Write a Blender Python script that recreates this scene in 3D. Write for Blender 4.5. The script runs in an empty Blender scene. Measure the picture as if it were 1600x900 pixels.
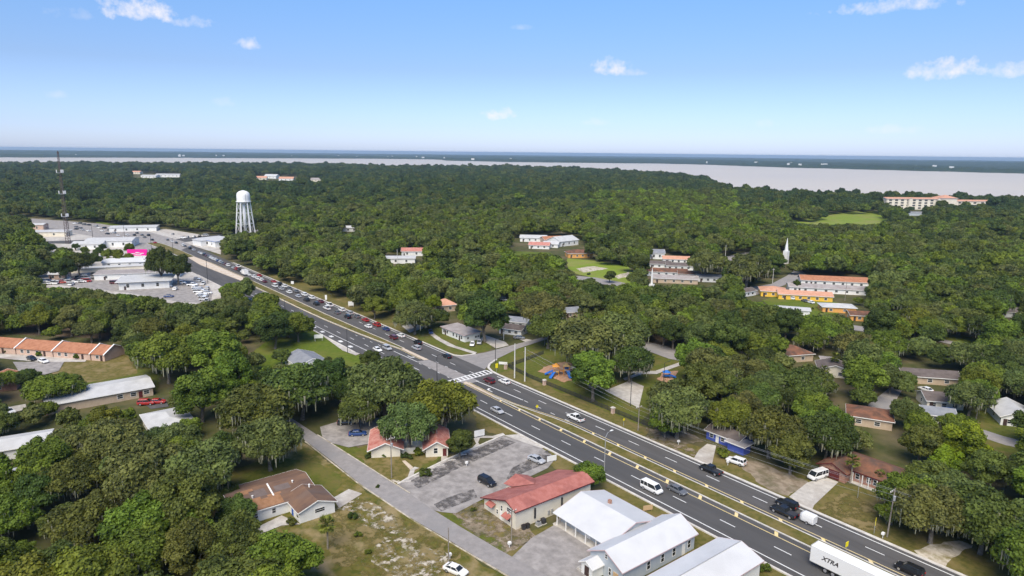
import bpy, bmesh, math, random
import numpy as np
from math import sin, cos, pi, radians, atan2, hypot, sqrt
from mathutils import Vector, Matrix

# ---------------------------------------------------------------- camera
sc = bpy.context.scene
C = sc.collection
# world frame: x runs along the highway (towards the near end), y across it (towards the park), origin at the crosswalk
F_PX, PITCH, ROLL, H = 1066.94, 0.196033, 0.0105529, 73.64      # solved from the lane dashes (40 ft spacing)
TH = -0.909375
CX, CY = 176.44, -126.93
_d = np.array([cos(TH), sin(TH), 0.0]); _n = np.array([-sin(TH), cos(TH), 0.0])
def _to_world(v): return np.array([v @ _d, v @ _n, v[2]])
_fw = np.array([0, cos(PITCH), -sin(PITCH)]); _up = np.array([0, sin(PITCH), cos(PITCH)]); _rt = np.array([1.0, 0, 0])
_r2 = cos(ROLL) * _rt + sin(ROLL) * _up; _u2 = -sin(ROLL) * _rt + cos(ROLL) * _up
RT, UP, FW = _to_world(_r2), _to_world(_u2), _to_world(_fw)
cam_data = bpy.data.cameras.new('camera'); cam = bpy.data.objects.new('camera', cam_data); C.objects.link(cam)
cam_data.sensor_width = 36.0; cam_data.lens = 36.0 * F_PX / 1600.0
cam_data.clip_start = 1.0; cam_data.clip_end = 60000.0
M = Matrix(((RT[0], UP[0], -FW[0], CX), (RT[1], UP[1], -FW[1], CY), (RT[2], UP[2], -FW[2], H), (0, 0, 0, 1)))
cam.matrix_world = M
sc.camera = cam

def gp(px, py, z=0.0):
    """where the sight line through a photo pixel meets the level z"""
    d = RT * (px - 800) / F_PX + UP * (450 - py) / F_PX + FW
    t = (z - H) / d[2]
    return Vector((CX + d[0] * t, CY + d[1] * t, z))
def project(x, y, z):
    v = np.array([x - CX, y - CY, z - H]); w = v @ FW
    return 800 + F_PX * (v @ RT) / w, 450 - F_PX * (v @ UP) / w, w

# ---------------------------------------------------------------- sky, sun, exposure
SUN_EL = radians(52)
_sv = _to_world(np.array([-0.25, -1.0, 0.0])); _sv /= np.linalg.norm(_sv)
SUN_DIR = Vector((_sv[0] * cos(SUN_EL), _sv[1] * cos(SUN_EL), sin(SUN_EL)))
world = bpy.data.worlds.new('World'); sc.world = world; world.use_nodes = True
wn, wl = world.node_tree.nodes, world.node_tree.links
wn.clear()
wo = wn.new('ShaderNodeOutputWorld'); bg = wn.new('ShaderNodeBackground'); sky = wn.new('ShaderNodeTexSky')
sky.sky_type = 'NISHITA'; sky.sun_disc = False; sky.sun_elevation = SUN_EL; sky.sun_rotation = atan2(_sv[0], _sv[1])
sky.altitude = 60; sky.air_density = 1.0; sky.dust_density = 0.6; sky.ozone_density = 2.0
bg.inputs['Strength'].default_value = 0.15
wl.new(bg.outputs[0], wo.inputs['Surface'])
# small fair-weather clouds as soft lumps around fixed sky directions
tc = wn.new('ShaderNodeTexCoord')
def wmath(op, a, b=None, c=None, clamp=False):
    n = wn.new('ShaderNodeMath'); n.operation = op; n.use_clamp = clamp
    for i, v in enumerate((a, b, c)):
        if v is None: continue
        if isinstance(v, (int, float)): n.inputs[i].default_value = v
        else: wl.new(v, n.inputs[i])
    return n.outputs[0]
def wdot(vec, const):
    n = wn.new('ShaderNodeVectorMath'); n.operation = 'DOT_PRODUCT'
    wl.new(vec, n.inputs[0]); n.inputs[1].default_value = const
    return n.outputs['Value']
noi = wn.new('ShaderNodeTexNoise'); noi.inputs['Scale'].default_value = 62.0; noi.inputs['Detail'].default_value = 6.0; noi.inputs['Roughness'].default_value = 0.62
wl.new(tc.outputs['Generated'], noi.inputs['Vector'])
noi2 = wn.new('ShaderNodeTexNoise'); noi2.inputs['Scale'].default_value = 20.0; noi2.inputs['Detail'].default_value = 3.0
wl.new(tc.outputs['Generated'], noi2.inputs['Vector'])
nsum = wmath('ADD', wmath('MULTIPLY', wmath('SUBTRACT', noi.outputs[0], 0.5), 3.6), wmath('MULTIPLY', wmath('SUBTRACT', noi2.outputs[0], 0.5), 1.4))
CLOUDS = [(212, 17, 62, 19, 1.0), (305, 36, 30, 11, .55), (392, 70, 22, 11, .7), (952, 107, 34, 17, 1.0), (785, 180, 30, 13, 1.0), (1478, 110, 54, 17, .95),
          (1585, 110, 34, 13, .75), (1395, 10, 95, 13, .7), (1392, 203, 50, 9, .35), (810, 43, 24, 6, .3), (350, 160, 22, 9, .3), (1190, 194, 18, 8, .28),
          (110, 22, 40, 11, .25), (985, 114, 24, 8, .5), (90, 148, 16, 8, .3), (930, 192, 24, 8, .3)]
total = None
for (px, py, a, b, strength) in CLOUDS:
    c = RT * (px - 800) / F_PX + UP * (450 - py) / F_PX + FW; c /= np.linalg.norm(c)
    e1 = np.cross(c, [0, 0, 1.0]); e1 /= np.linalg.norm(e1); e2 = np.cross(e1, c)
    v = tc.outputs['Generated']
    X = wmath('MULTIPLY', wdot(v, tuple(e1)), F_PX / a); Y = wmath('MULTIPLY', wdot(v, tuple(e2)), F_PX / b)
    # flatter below than above
    Y = wmath('ADD', wmath('MAXIMUM', Y, 0.0), wmath('MULTIPLY', wmath('MAXIMUM', wmath('MULTIPLY', Y, -1.0), 0.0), 1.5))
    r2 = wmath('ADD', wmath('MULTIPLY', X, X), wmath('MULTIPLY', Y, Y))
    q = wmath('ADD', wmath('SUBTRACT', 0.75, r2), nsum)
    q = wmath('MULTIPLY', q, 0.75, clamp=True)
    front = wmath('GREATER_THAN', wdot(v, tuple(c)), 0.5)
    near = wmath('LESS_THAN', r2, 6.0)
    q = wmath('MULTIPLY', wmath('MULTIPLY', wmath('MULTIPLY', q, front), near), strength)
    total = q if total is None else wmath('MAXIMUM', total, q)
mix = wn.new('ShaderNodeMix'); mix.data_type = 'RGBA'
sepz = wn.new('ShaderNodeSeparateXYZ'); wl.new(tc.outputs['Generated'], sepz.inputs[0])
ramp = wn.new('ShaderNodeValToRGB'); wl.new(wmath('ABSOLUTE', sepz.outputs[2]), ramp.inputs[0])
el = ramp.color_ramp.elements
el[0].position = 0.0; el[0].color = (0.345, 0.402, 0.640, 1)
el[1].position = 0.22; el[1].color = (0.290, 0.380, 0.490, 1)
e3 = el.new(.035); e3.color = (0.300, 0.352, 0.560, 1); e4 = el.new(.11); e4.color = (0.272, 0.306, 0.415, 1)
grade = wn.new('ShaderNodeMix'); grade.data_type = 'RGBA'; grade.blend_type = 'MULTIPLY'; grade.inputs[0].default_value = 1.0
wl.new(sky.outputs[0], grade.inputs[6]); wl.new(ramp.outputs[0], grade.inputs[7])
wl.new(wmath('MULTIPLY', total, 0.9), mix.inputs[0]); wl.new(grade.outputs[2], mix.inputs[6]); mix.inputs[7].default_value = (2.814, 2.728, 2.843, 1)
wl.new(mix.outputs[2], bg.inputs['Color'])

sun = bpy.data.lights.new('sun', 'SUN'); sun.energy = 2.2; sun.angle = radians(48); sun.color = (1.0, 0.90, 0.74)
so = bpy.data.objects.new('sun', sun); C.objects.link(so); so.rotation_euler = (-SUN_DIR).to_track_quat('-Z', 'Y').to_euler()
vs = sc.view_settings; vs.view_transform = 'Standard'; vs.look = 'None'; vs.gamma = 1.0; vs.exposure = 1.25; vs.use_curve_mapping = False
cy = sc.cycles; cy.max_bounces = 5; cy.diffuse_bounces = 3; cy.glossy_bounces = 2; cy.transmission_bounces = 2; cy.transparent_max_bounces = 24
cy.volume_bounces = 0; cy.caustics_reflective = False; cy.caustics_refractive = False
cy.use_adaptive_sampling = True; cy.adaptive_threshold = 0.02

# ---------------------------------------------------------------- tags and materials
def tag(o, label=None, cat=None, group=None, kind=None):
    if label: o['label'] = label
    if cat: o['category'] = cat
    if group: o['group'] = group
    if kind: o['kind'] = kind
    return o
def empty(name, loc=(0, 0, 0), rz=0.0):
    o = bpy.data.objects.new(name, None); C.objects.link(o); o.location = loc; o.rotation_euler = (0, 0, rz); o.empty_display_size = .2
    return o
MATS = {}
def mat(name, col, rough=0.8, col2=None, scale=1.0, detail=4.0, lo=0.35, hi=0.65, metal=0.0, col3=None, scale3=0.1, bump=0.0, world_space=True, spec=0.3, stretch=None):
    """procedural surface: col mottled with col2 by a fine noise, and with col3 by a broad one"""
    if name in MATS: return MATS[name]
    m = bpy.data.materials.new(name); m.use_nodes = True
    nt = m.node_tree; N, L = nt.nodes, nt.links; b = N['Principled BSDF']
    b.inputs['Roughness'].default_value = rough; b.inputs['Metallic'].default_value = metal; b.inputs['Specular IOR Level'].default_value = spec
    b.inputs['Base Color'].default_value = (*col, 1)
    if col2 or col3 or bump:
        if world_space:
            g = N.new('ShaderNodeNewGeometry'); vec = g.outputs['Position']
        else:
            g = N.new('ShaderNodeTexCoord'); vec = g.outputs['Object']
        if stretch:
            mp = N.new('ShaderNodeMapping'); mp.inputs['Scale'].default_value = stretch; L.new(vec, mp.inputs['Vector']); vec = mp.outputs['Vector']
        def noise(s, d):
            n = N.new('ShaderNodeTexNoise'); n.inputs['Scale'].default_value = s; n.inputs['Detail'].default_value = d; n.inputs['Roughness'].default_value = 0.6
            L.new(vec, n.inputs['Vector']); return n.outputs[0]
        def ramp(x, a, c):
            r = N.new('ShaderNodeMapRange'); r.inputs[1].default_value = a; r.inputs[2].default_value = c; L.new(x, r.inputs[0]); return r.outputs[0]
        cur = None
        n1 = noise(scale, detail)
        if col2:
            mx = N.new('ShaderNodeMix'); mx.data_type = 'RGBA'; mx.inputs[6].default_value = (*col, 1); mx.inputs[7].default_value = (*col2, 1)
            L.new(ramp(n1, lo, hi), mx.inputs[0]); cur = mx.outputs[2]
        if col3:
            mx = N.new('ShaderNodeMix'); mx.data_type = 'RGBA'
            if cur: L.new(cur, mx.inputs[6])
            else: mx.inputs[6].default_value = (*col, 1)
            mx.inputs[7].default_value = (*col3, 1); L.new(ramp(noise(scale3, 5.0), 0.48, 0.66), mx.inputs[0]); cur = mx.outputs[2]
        if cur: L.new(cur, b.inputs['Base Color'])
        if bump:
            bp = N.new('ShaderNodeBump'); bp.inputs['Strength'].default_value = bump; bp.inputs['Distance'].default_value = 0.1; L.new(n1, bp.inputs['Height']); L.new(bp.outputs[0], b.inputs['Normal'])
    MATS[name] = m
    return m
def leaf_material(name, dark, light, instancer=False):
    m = bpy.data.materials.new(name); m.use_nodes = True
    N, L = m.node_tree.nodes, m.node_tree.links; b = N['Principled BSDF']; out = N['Material Output']
    at = N.new('ShaderNodeAttribute'); at.attribute_name = 'tint'
    mx = N.new('ShaderNodeMix'); mx.data_type = 'RGBA'; mx.inputs[6].default_value = (*dark, 1); mx.inputs[7].default_value = (*light, 1)
    L.new(at.outputs['Fac'], mx.inputs[0])
    if instancer:
        a2 = N.new('ShaderNodeAttribute'); a2.attribute_type = 'INSTANCER'; a2.attribute_name = 'leaf_color'; col = a2.outputs['Color']
    else:
        oi = N.new('ShaderNodeObjectInfo'); col = oi.outputs['Color']
    mu = N.new('ShaderNodeMix'); mu.data_type = 'RGBA'; mu.blend_type = 'MULTIPLY'; mu.inputs[0].default_value = 1.0
    L.new(mx.outputs[2], mu.inputs[6]); L.new(col, mu.inputs[7])
    L.new(mu.outputs[2], b.inputs['Base Color']); b.inputs['Roughness'].default_value = 0.65; b.inputs['Specular IOR Level'].default_value = 0.25
    tr = N.new('ShaderNodeBsdfTranslucent'); L.new(mu.outputs[2], tr.inputs['Color'])
    ms = N.new('ShaderNodeMixShader'); ms.inputs[0].default_value = 0.22
    L.new(b.outputs[0], ms.inputs[1]); L.new(tr.outputs[0], ms.inputs[2]); L.new(ms.outputs[0], out.inputs['Surface'])
    MATS[name] = m
    return m
LEAF_D, LEAF_L = (0.027, 0.043, 0.008), (0.145, 0.180, 0.032)  # tones spread apart to put foliage highlights and deep shadow into the colour
leaf_material('leaf', LEAF_D, LEAF_L); leaf_material('leaf_forest', LEAF_D, LEAF_L, True)
mat('moss', (0.20, 0.20, 0.135), 0.95, (0.31, 0.31, 0.22), 3.0)
mat('bark', (0.10, 0.085, 0.07), 0.95, (0.22, 0.20, 0.17), 2.5, bump=.5)
mat('palm_bark', (0.22, 0.19, 0.15), 0.95, (0.33, 0.29, 0.24), 4.0)
mat('ground', (0.050, 0.060, 0.014), 1.0, (0.090, 0.085, 0.028), 0.25, col3=(0.14, 0.112, 0.06), scale3=0.045)
mat('lawn', (0.070, 0.090, 0.009), 1.0, (0.115, 0.125, 0.018), 0.9, col3=(0.135, 0.115, 0.03), scale3=0.12)
mat('bright_lawn', (0.075, 0.115, 0.004), 1.0, (0.115, 0.15, 0.012), 0.6, col3=(0.135, 0.14, 0.025), scale3=0.07)
mat('field_lawn', (0.145, 0.21, 0.012), 1.0, (0.20, 0.26, 0.03), 0.12, col3=(0.22, 0.22, 0.06), scale3=0.04)
mat('dry_grass', (0.10, 0.092, 0.018), 1.0, (0.18, 0.142, 0.045), 0.8, col3=(0.23, 0.175, 0.08), scale3=0.2)
mat('verge', (0.085, 0.085, 0.015), 1.0, (0.155, 0.128, 0.035), 0.9, col3=(0.19, 0.145, 0.055), scale3=0.15)
mat('yard', (0.072, 0.082, 0.009), 1.0, (0.165, 0.132, 0.032), 0.5, detail=7.0, col3=(0.28, 0.215, 0.11), scale3=0.16, lo=.38, hi=.64)
mat('dirt', (0.20, 0.155, 0.105), 1.0, (0.33, 0.27, 0.20), 0.6, col3=(0.11, 0.10, 0.05), scale3=0.2)
mat('sand', (0.42, 0.36, 0.28), 1.0, (0.60, 0.55, 0.46), 0.9, col3=(0.22, 0.19, 0.09), scale3=0.35)
mat('litter', (0.105, 0.075, 0.045), 1.0, (0.17, 0.125, 0.08), 0.8)
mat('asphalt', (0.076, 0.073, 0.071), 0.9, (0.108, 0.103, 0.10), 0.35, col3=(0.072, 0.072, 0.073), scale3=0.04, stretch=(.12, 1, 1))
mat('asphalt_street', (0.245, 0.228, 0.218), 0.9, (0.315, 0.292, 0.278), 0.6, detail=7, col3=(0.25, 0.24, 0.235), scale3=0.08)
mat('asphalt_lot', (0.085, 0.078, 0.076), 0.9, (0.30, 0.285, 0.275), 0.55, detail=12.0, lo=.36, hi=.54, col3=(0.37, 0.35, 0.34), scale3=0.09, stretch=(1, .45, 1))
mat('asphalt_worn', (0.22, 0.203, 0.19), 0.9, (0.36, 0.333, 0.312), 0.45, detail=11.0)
mat('concrete', (0.42, 0.39, 0.35), 0.9, (0.55, 0.52, 0.47), 0.7, col3=(0.36, 0.32, 0.28), scale3=0.15)
mat('kerb', (0.50, 0.47, 0.43), 0.9, (0.66, 0.63, 0.58), 0.6)
mat('median_concrete', (0.50, 0.40, 0.30), 0.9, (0.62, 0.53, 0.42), 0.8)
mat('white_paint', (0.78, 0.78, 0.76), 0.7, (0.62, 0.62, 0.60), 1.2)
mat('yellow_paint', (0.80, 0.62, 0.25), 0.7, (0.70, 0.57, 0.33), 1.0)
mat('water', (0.58, 0.50, 0.385), 0.4, (0.53, 0.465, 0.375), 0.002, spec=0.4, stretch=(1, .4, 1))
mat('far_trees', (0.016, 0.032, 0.018), 1.0, (0.032, 0.055, 0.026), 0.012)
mat('mulch', (0.36, 0.20, 0.12), 1.0, (0.48, 0.30, 0.19), 1.2)
# buildings
mat('white_wall', (0.78, 0.78, 0.76), 0.8, (0.70, 0.70, 0.68), 0.6)
mat('cream_wall', (0.74, 0.69, 0.58), 0.85, (0.66, 0.61, 0.50), 0.5)
mat('grey_siding', (0.38, 0.43, 0.48), 0.75, (0.44, 0.48, 0.52), 0.7)
mat('brick_wall', (0.30, 0.14, 0.10), 0.9, (0.42, 0.25, 0.18), 2.0)
mat('tan_wall', (0.50, 0.40, 0.29), 0.9, (0.43, 0.33, 0.24), 1.0)
mat('pink_wall', (0.58, 0.42, 0.34), 0.9, (0.50, 0.36, 0.29), 1.0)
mat('yellow_wall', (0.80, 0.50, 0.06), 0.85, (0.72, 0.44, 0.06), .8)
mat('orange_wall', (0.72, 0.36, 0.10), 0.85, (0.62, 0.32, 0.1), .8)
mat('blue_wall', (0.05, 0.08, 0.36), 0.85, (0.08, 0.12, 0.42), .8)
mat('red_metal_roof', (0.34, 0.115, 0.090), 0.7, (0.43, 0.17, 0.14), 0.8, detail=8, col3=(0.26, 0.09, 0.075), scale3=.25)
mat('red_tile', (0.40, 0.13, 0.10), 0.85, (0.54, 0.27, 0.22), 0.9)
mat('white_metal_roof', (0.60, 0.605, 0.61), 0.5, (0.54, 0.545, 0.55), 0.25, spec=.3)
mat('pale_roof', (0.54, 0.54, 0.535), 0.7, (0.44, 0.44, 0.435), 0.35, detail=7)
mat('brown_shingle', (0.115, 0.072, 0.056), 0.95, (0.205, 0.12, 0.075), 0.5, detail=6, col3=(0.15, 0.105, 0.085), scale3=.22, stretch=(1, .35, 1))
mat('patch_orange', (0.25, 0.13, 0.065), .95, (0.33, 0.18, 0.10), 1.2, detail=7); mat('patch_grey', (0.135, 0.105, 0.095), .95, (0.18, 0.14, 0.125), 1.0, detail=7)
mat('dark_shingle', (0.105, 0.085, 0.078), 0.95, (0.15, 0.125, 0.115), 0.6)
mat('rust_shingle', (0.105, 0.058, 0.040), 0.95, (0.24, 0.105, 0.06), 0.45, detail=7, col3=(0.10, 0.065, 0.05), scale3=.25)
mat('grey_shingle', (0.19, 0.20, 0.225), 0.95, (0.25, 0.26, 0.28), 0.5)
mat('orange_tile', (0.32, 0.135, 0.072), 0.9, (0.43, 0.20, 0.115), 0.7, detail=7)
mat('salmon_roof', (0.50, 0.25, 0.16), 0.9, (0.58, 0.32, 0.22), 0.5)
mat('flat_roof', (0.27, 0.235, 0.225), 0.95, (0.36, 0.33, 0.32), 0.4)
mat('trim', (0.80, 0.79, 0.76), 0.7)
mat('pink_trim', (0.55, 0.42, 0.42), 0.7)
mat('glass', (0.02, 0.025, 0.03), 0.12, spec=0.6)
mat('door_blue', (0.03, 0.10, 0.42), 0.6); mat('door_dark', (0.06, 0.035, 0.03), 0.7); mat('door_maroon', (0.11, 0.02, 0.02), 0.6); mat('plywood', (0.52, 0.36, 0.2), .9)
# metal, vehicles
mat('steel', (0.45, 0.45, 0.44), 0.5, metal=.4); mat('dark_metal', (0.045, 0.045, 0.05), 0.5); mat('galvanised', (0.40, 0.41, 0.42), 0.5, metal=.3)
mat('pole_wood', (0.20, 0.17, 0.14), 0.95, (0.30, 0.27, 0.24), 1.5); mat('pole_concrete', (0.62, 0.61, 0.57), 0.9, (0.55, 0.54, 0.5), 1.0)
mat('tower_white', (0.80, 0.80, 0.79), 0.5, (0.74, 0.74, 0.73), .3); mat('tower_rust', (0.10, 0.065, 0.06), .8, (0.14, 0.11, 0.11), .5)
mat('tyre', (0.018, 0.018, 0.018), 0.9); mat('rim', (0.55, 0.55, 0.56), 0.35, metal=.6)
mat('lamp_white', (0.85, 0.85, 0.82), .2); mat('lamp_red', (0.45, 0.02, 0.015), .3)
mat('sign_yellow', (0.85, 0.72, 0.02), .5); mat('magenta', (0.80, 0.02, 0.32), .5); mat('black_print', (0.02, 0.015, 0.015), .6)
mat('play_blue', (0.03, 0.16, 0.55), .4); mat('play_orange', (0.75, 0.32, 0.04), .5); mat('play_tan', (0.62, 0.42, 0.18), .6)
PAINTS = {'white': (0.80, 0.80, 0.79), 'silver': (0.42, 0.43, 0.45), 'grey': (0.13, 0.135, 0.145), 'black': (0.012, 0.012, 0.014), 'red': (0.36, 0.025, 0.022), 'maroon': (0.11, 0.015, 0.02), 'blue': (0.02, 0.05, 0.17)}
for k, v in PAINTS.items():
    m = mat('paint_' + k, v, 0.28, spec=.5); m.node_tree.nodes['Principled BSDF'].inputs['Coat Weight'].default_value = .5

def patchy(name, base, scale, lo, hi):
    m = MATS[base].copy(); m.name = name; N, L = m.node_tree.nodes, m.node_tree.links
    g = N.new('ShaderNodeNewGeometry'); n = N.new('ShaderNodeTexNoise'); n.inputs['Scale'].default_value = scale; n.inputs['Detail'].default_value = 8; n.inputs['Roughness'].default_value = .7
    L.new(g.outputs['Position'], n.inputs['Vector']); r = N.new('ShaderNodeMapRange'); r.inputs[1].default_value = lo; r.inputs[2].default_value = hi; L.new(n.outputs[0], r.inputs[0])
    L.new(r.outputs[0], N['Principled BSDF'].inputs['Alpha']); MATS[name] = m
mat('tar', (0.075, 0.068, 0.066), .95, (0.14, 0.13, 0.125), .8, detail=8); patchy('tar_patchy', 'tar', .5, .40, .62)
patchy('sand_patchy', 'sand', .55, .50, .60); patchy('dirt_patchy', 'dirt', .35, .42, .55); patchy('dry_patchy', 'dry_grass', .2, .44, .56)

# ---------------------------------------------------------------- mesh helpers
class MB:
    def __init__(s): s.v = []; s.f = []
    def add(s, v, f):
        o = len(s.v); s.v += [tuple(p) for p in v]; s.f += [tuple(i + o for i in q) for q in f]; return s
    def box(s, x0, x1, y0, y1, z0, z1):
        return s.add([(x0, y0, z0), (x1, y0, z0), (x1, y1, z0), (x0, y1, z0), (x0, y0, z1), (x1, y0, z1), (x1, y1, z1), (x0, y1, z1)],
                     [(0, 3, 2, 1), (4, 5, 6, 7), (0, 1, 5, 4), (1, 2, 6, 5), (2, 3, 7, 6), (3, 0, 4, 7)])
    def hexa(s, bot, top):
        return s.add(list(bot) + list(top), [(0, 3, 2, 1), (4, 5, 6, 7), (0, 1, 5, 4), (1, 2, 6, 5), (2, 3, 7, 6), (3, 0, 4, 7)])
    def tube(s, a, b, r0, r1=None, n=6):
        r1 = r0 if r1 is None else r1
        a, b = Vector(a), Vector(b); d = (b - a).normalized()
        e = d.orthogonal().normalized(); g = d.cross(e)
        v = []
        for p, r in ((a, r0), (b, r1)):
            for k in range(n):
                t = 2 * pi * k / n; v.append(p + (e * cos(t) + g * sin(t)) * r)
        f = [(k, (k + 1) % n, n + (k + 1) % n, n + k) for k in range(n)] + [tuple(range(n - 1, -1, -1)), tuple(range(n, 2 * n))]
        return s.add(v, f)
    def lathe(s, prof, n=16, c=(0, 0)):
        v = []; m = len(prof)
        for k in range(n):
            t = 2 * pi * k / n
            for r, z in prof: v.append((c[0] + r * cos(t), c[1] + r * sin(t), z))
        f = [(k * m + j, ((k + 1) % n) * m + j, ((k + 1) % n) * m + j + 1, k * m + j + 1) for k in range(n) for j in range(m - 1)]
        f.append(tuple(k * m + m - 1 for k in range(n))); f.append(tuple(k * m for k in range(n - 1, -1, -1)))
        return s.add(v, f)
    def prism(s, poly, z0, z1):
        n = len(poly)
        v = [(p[0], p[1], z0) for p in poly] + [(p[0], p[1], z1) for p in poly]
        return s.add(v, [tuple(range(n - 1, -1, -1)), tuple(range(n, 2 * n))] + [(k, (k + 1) % n, n + (k + 1) % n, n + k) for k in range(n)])
    def sheet(s, poly, z):
        return s.add([(p[0], p[1], z) for p in poly], [tuple(range(len(poly)))])
    def mesh(s, name):
        me = bpy.data.meshes.new(name); me.from_pydata(s.v, [], s.f); me.update(); return me
    def build(s, name, m, parent=None, smooth=False):
        me = s.mesh(name)
        return link(name, me, m, parent, smooth)
def link(name, me, m, parent=None, smooth=False):
    if m and not me.materials: me.materials.append(MATS[m] if isinstance(m, str) else m)
    if smooth: me.shade_smooth()
    o = bpy.data.objects.new(name, me); C.objects.link(o)
    if parent: o.parent = parent
    return o
def inst(name, me, parent, loc=(0, 0, 0), rz=0.0, scale=None):
    o = bpy.data.objects.new(name, me); C.objects.link(o); o.parent = parent; o.location = loc; o.rotation_euler = (0, 0, rz)
    if scale: o.scale = scale
    return o
def fix_normals(me):
    bm = bmesh.new(); bm.from_mesh(me); bmesh.ops.recalc_face_normals(bm, faces=bm.faces); bm.to_mesh(me); bm.free()
ORD = ['first', 'second', 'third', 'fourth', 'fifth', 'sixth', 'seventh', 'eighth', 'ninth', 'tenth', 'eleventh', 'twelfth', 'thirteenth', 'fourteenth', 'fifteenth', 'sixteenth', 'seventeenth', 'eighteenth', 'nineteenth']
TENS = {2: ('twentieth', 'twenty'), 3: ('thirtieth', 'thirty'), 4: ('fortieth', 'forty'), 5: ('fiftieth', 'fifty'), 6: ('sixtieth', 'sixty'), 7: ('seventieth', 'seventy'), 8: ('eightieth', 'eighty'), 9: ('ninetieth', 'ninety')}
def ordinal(i):
    if i < 19: return ORD[i]
    k = i + 1; t, u = divmod(k, 10)
    return TENS[t][0] if u == 0 else TENS[t][1] + '-' + ORD[u - 1]
# ---------------------------------------------------------------- ground, lake, far shore
RE = 7.43e6
def drop(r): return -max(0.0, r * r - 1.0e6) / (2 * RE)         # the Earth's curve, felt only far off
YAW = atan2(FW[1], FW[0])
def polar(az, r): return CX + r * cos(YAW - az), CY + r * sin(YAW - az)   # az grows to the right of the view axis
def az_of(px): return math.atan((px - 800) / (F_PX * cos(PITCH)))
def polar_grid(azs, rs, zf, closed=False):
    v = []; f = []
    for a in azs:
        for r in rs: v.append((*polar(a, r), zf(a, r)))
    n = len(rs); m = len(azs)
    for i in range(m if closed else m - 1):
        for j in range(n - 1):
            k = ((i + 1) % m) * n
            f.append((i * n + j, i * n + j + 1, k + j + 1, k + j))
    return v, f
rs = [0.5, 50, 200, 500, 1000] + [1000 * 1.13 ** k for k in range(1, 31)]
b = MB(); b.add(*polar_grid([2 * pi * k / 90 for k in range(90)], rs, lambda a, r: drop(r), True))
g = b.build('ground', 'ground'); fix_normals(g.data); tag(g, kind='structure')
SHORE = [(-700, 3400), (0, 3437), (200, 3400), (400, 3380), (525, 3300), (600, 2930), (725, 3100), (800, 3070), (900, 2890), (1000, 2494), (1050, 2270), (1100, 2010), (1114, 1700), (1132, 1400), (1200, 1350), (1300, 1320), (1400, 1320), (1500, 1340), (1600, 1370), (2300, 1380)]
FAR = [(-700, 6000), (0, 6280), (150, 6400), (400, 6540), (600, 7010), (690, 6700), (700, 5900), (800, 5380), (1050, 5450), (1200, 4540), (1400, 4200), (1600, 4000), (2300, 3900)]
def interp(tab, px): return float(np.interp(px, [t[0] for t in tab], [t[1] for t in tab]))
pxs = list(range(-700, 2301, 20))
v = []; f = []
for i, px in enumerate(pxs):
    a = az_of(px); r0 = interp(SHORE, px); r1 = interp(FAR, px) + 400
    for j in range(13):
        r = r0 + (r1 - r0) * j / 12; v.append((*polar(a, r), drop(r) + 1.2))
    if i:
        o = i * 13
        f += [(o - 13 + j, o + j, o + j + 1, o - 12 + j) for j in range(12)]
b = MB(); b.add(v, f); w = b.build('lake_water', 'water', smooth=True); fix_normals(w.data); tag(w, kind='structure')
rng = np.random.RandomState(5)
v = []; f = []
azs = [az_of(px) for px in range(-500, 2101, 8)]; NR = 46
prev = None
for i, px in enumerate(range(-500, 2101, 8)):
    r0 = interp(FAR, px) * (1 + 0.006 * sin(px * .07) + 0.004 * sin(px * .19))
    for j in range(NR):
        r = r0 * (34000 / r0) ** (j / (NR - 1)) if j else r0
        hgt = 13 + rng.uniform(-5, 7) + 6 * sin(r / 900 + px * .011) + (10 * max(0, sin(px * .004 + 1.0)) if r > 9000 else 0) + (9 * max(0, 1 - px / 500) if r > 9000 else 0)
        v.append((*polar(az_of(px), r), drop(r) + (hgt if j else -1)))
    if i:
        o = i * NR; f += [(o - NR + j, o + j, o + j + 1, o - NR + 1 + j) for j in range(NR - 1)]
b = MB(); b.add(v, f); fs = b.build('far_shore_wood', 'far_trees'); fix_normals(fs.data)
tag(fs, 'blue green wooded land along the far side of the lake', 'forest', kind='stuff')
b = MB()
for k in range(26):                                                    # pale houses on the far shore
    px = rng.uniform(120, 1500); r = interp(FAR, px) * rng.uniform(1.0, 1.25); x, y = polar(az_of(px), r)
    s = rng.uniform(4, 13); z = drop(r); b.box(x - s, x + s, y - s * .6, y + s * .6, z + 12, z + 24)
tag(b.build('far_shore_building', 'white_wall'), 'tiny pale buildings scattered among the trees across the lake', 'buildings', kind='stuff')

# ---------------------------------------------------------------- surfaces laid on the ground
_lvl = [0.004]
SOFT = ('lawn', 'bright_lawn', 'field_lawn', 'dry_grass', 'verge', 'yard', 'dirt', 'sand', 'litter', 'sand_patchy', 'dirt_patchy', 'dry_patchy', 'mulch')
def patch(name, m, pts, px=True, z=None):
    poly = [(gp(*p).x, gp(*p).y) if px else p for p in pts]
    if m in SOFT:                                     # grown edges wander; laid ones stay straight
        r = random.Random(len(poly) * 7 + int(poly[0][0])); out = []
        for (x0, y0), (x1, y1) in zip(poly, poly[1:] + poly[:1]):
            L_ = hypot(x1 - x0, y1 - y0); n = min(60, max(1, int(L_ / 1.1))); ux, uy = (x1 - x0) / max(L_, .01), (y1 - y0) / max(L_, .01)
            w = 0
            for k in range(n):
                t = k / n; w = w * .6 + r.uniform(-.55, .55); e = min(1, 4 * t, 4 * (1 - t)) if n > 3 else 0
                out.append((x0 + (x1 - x0) * t - uy * w * e, y0 + (y1 - y0) * t + ux * w * e))
        poly = out
    if z is None: z = _lvl[0]; _lvl[0] += 0.004
    o = MB().sheet(poly, z).build(name, m); fix_normals(o.data)
    if o.data.polygons[0].normal.z < 0: o.data.flip_normals()
    return tag(o, kind='structure')
ZS = 0.16        # street level
ZH = 0.18        # highway level
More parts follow.
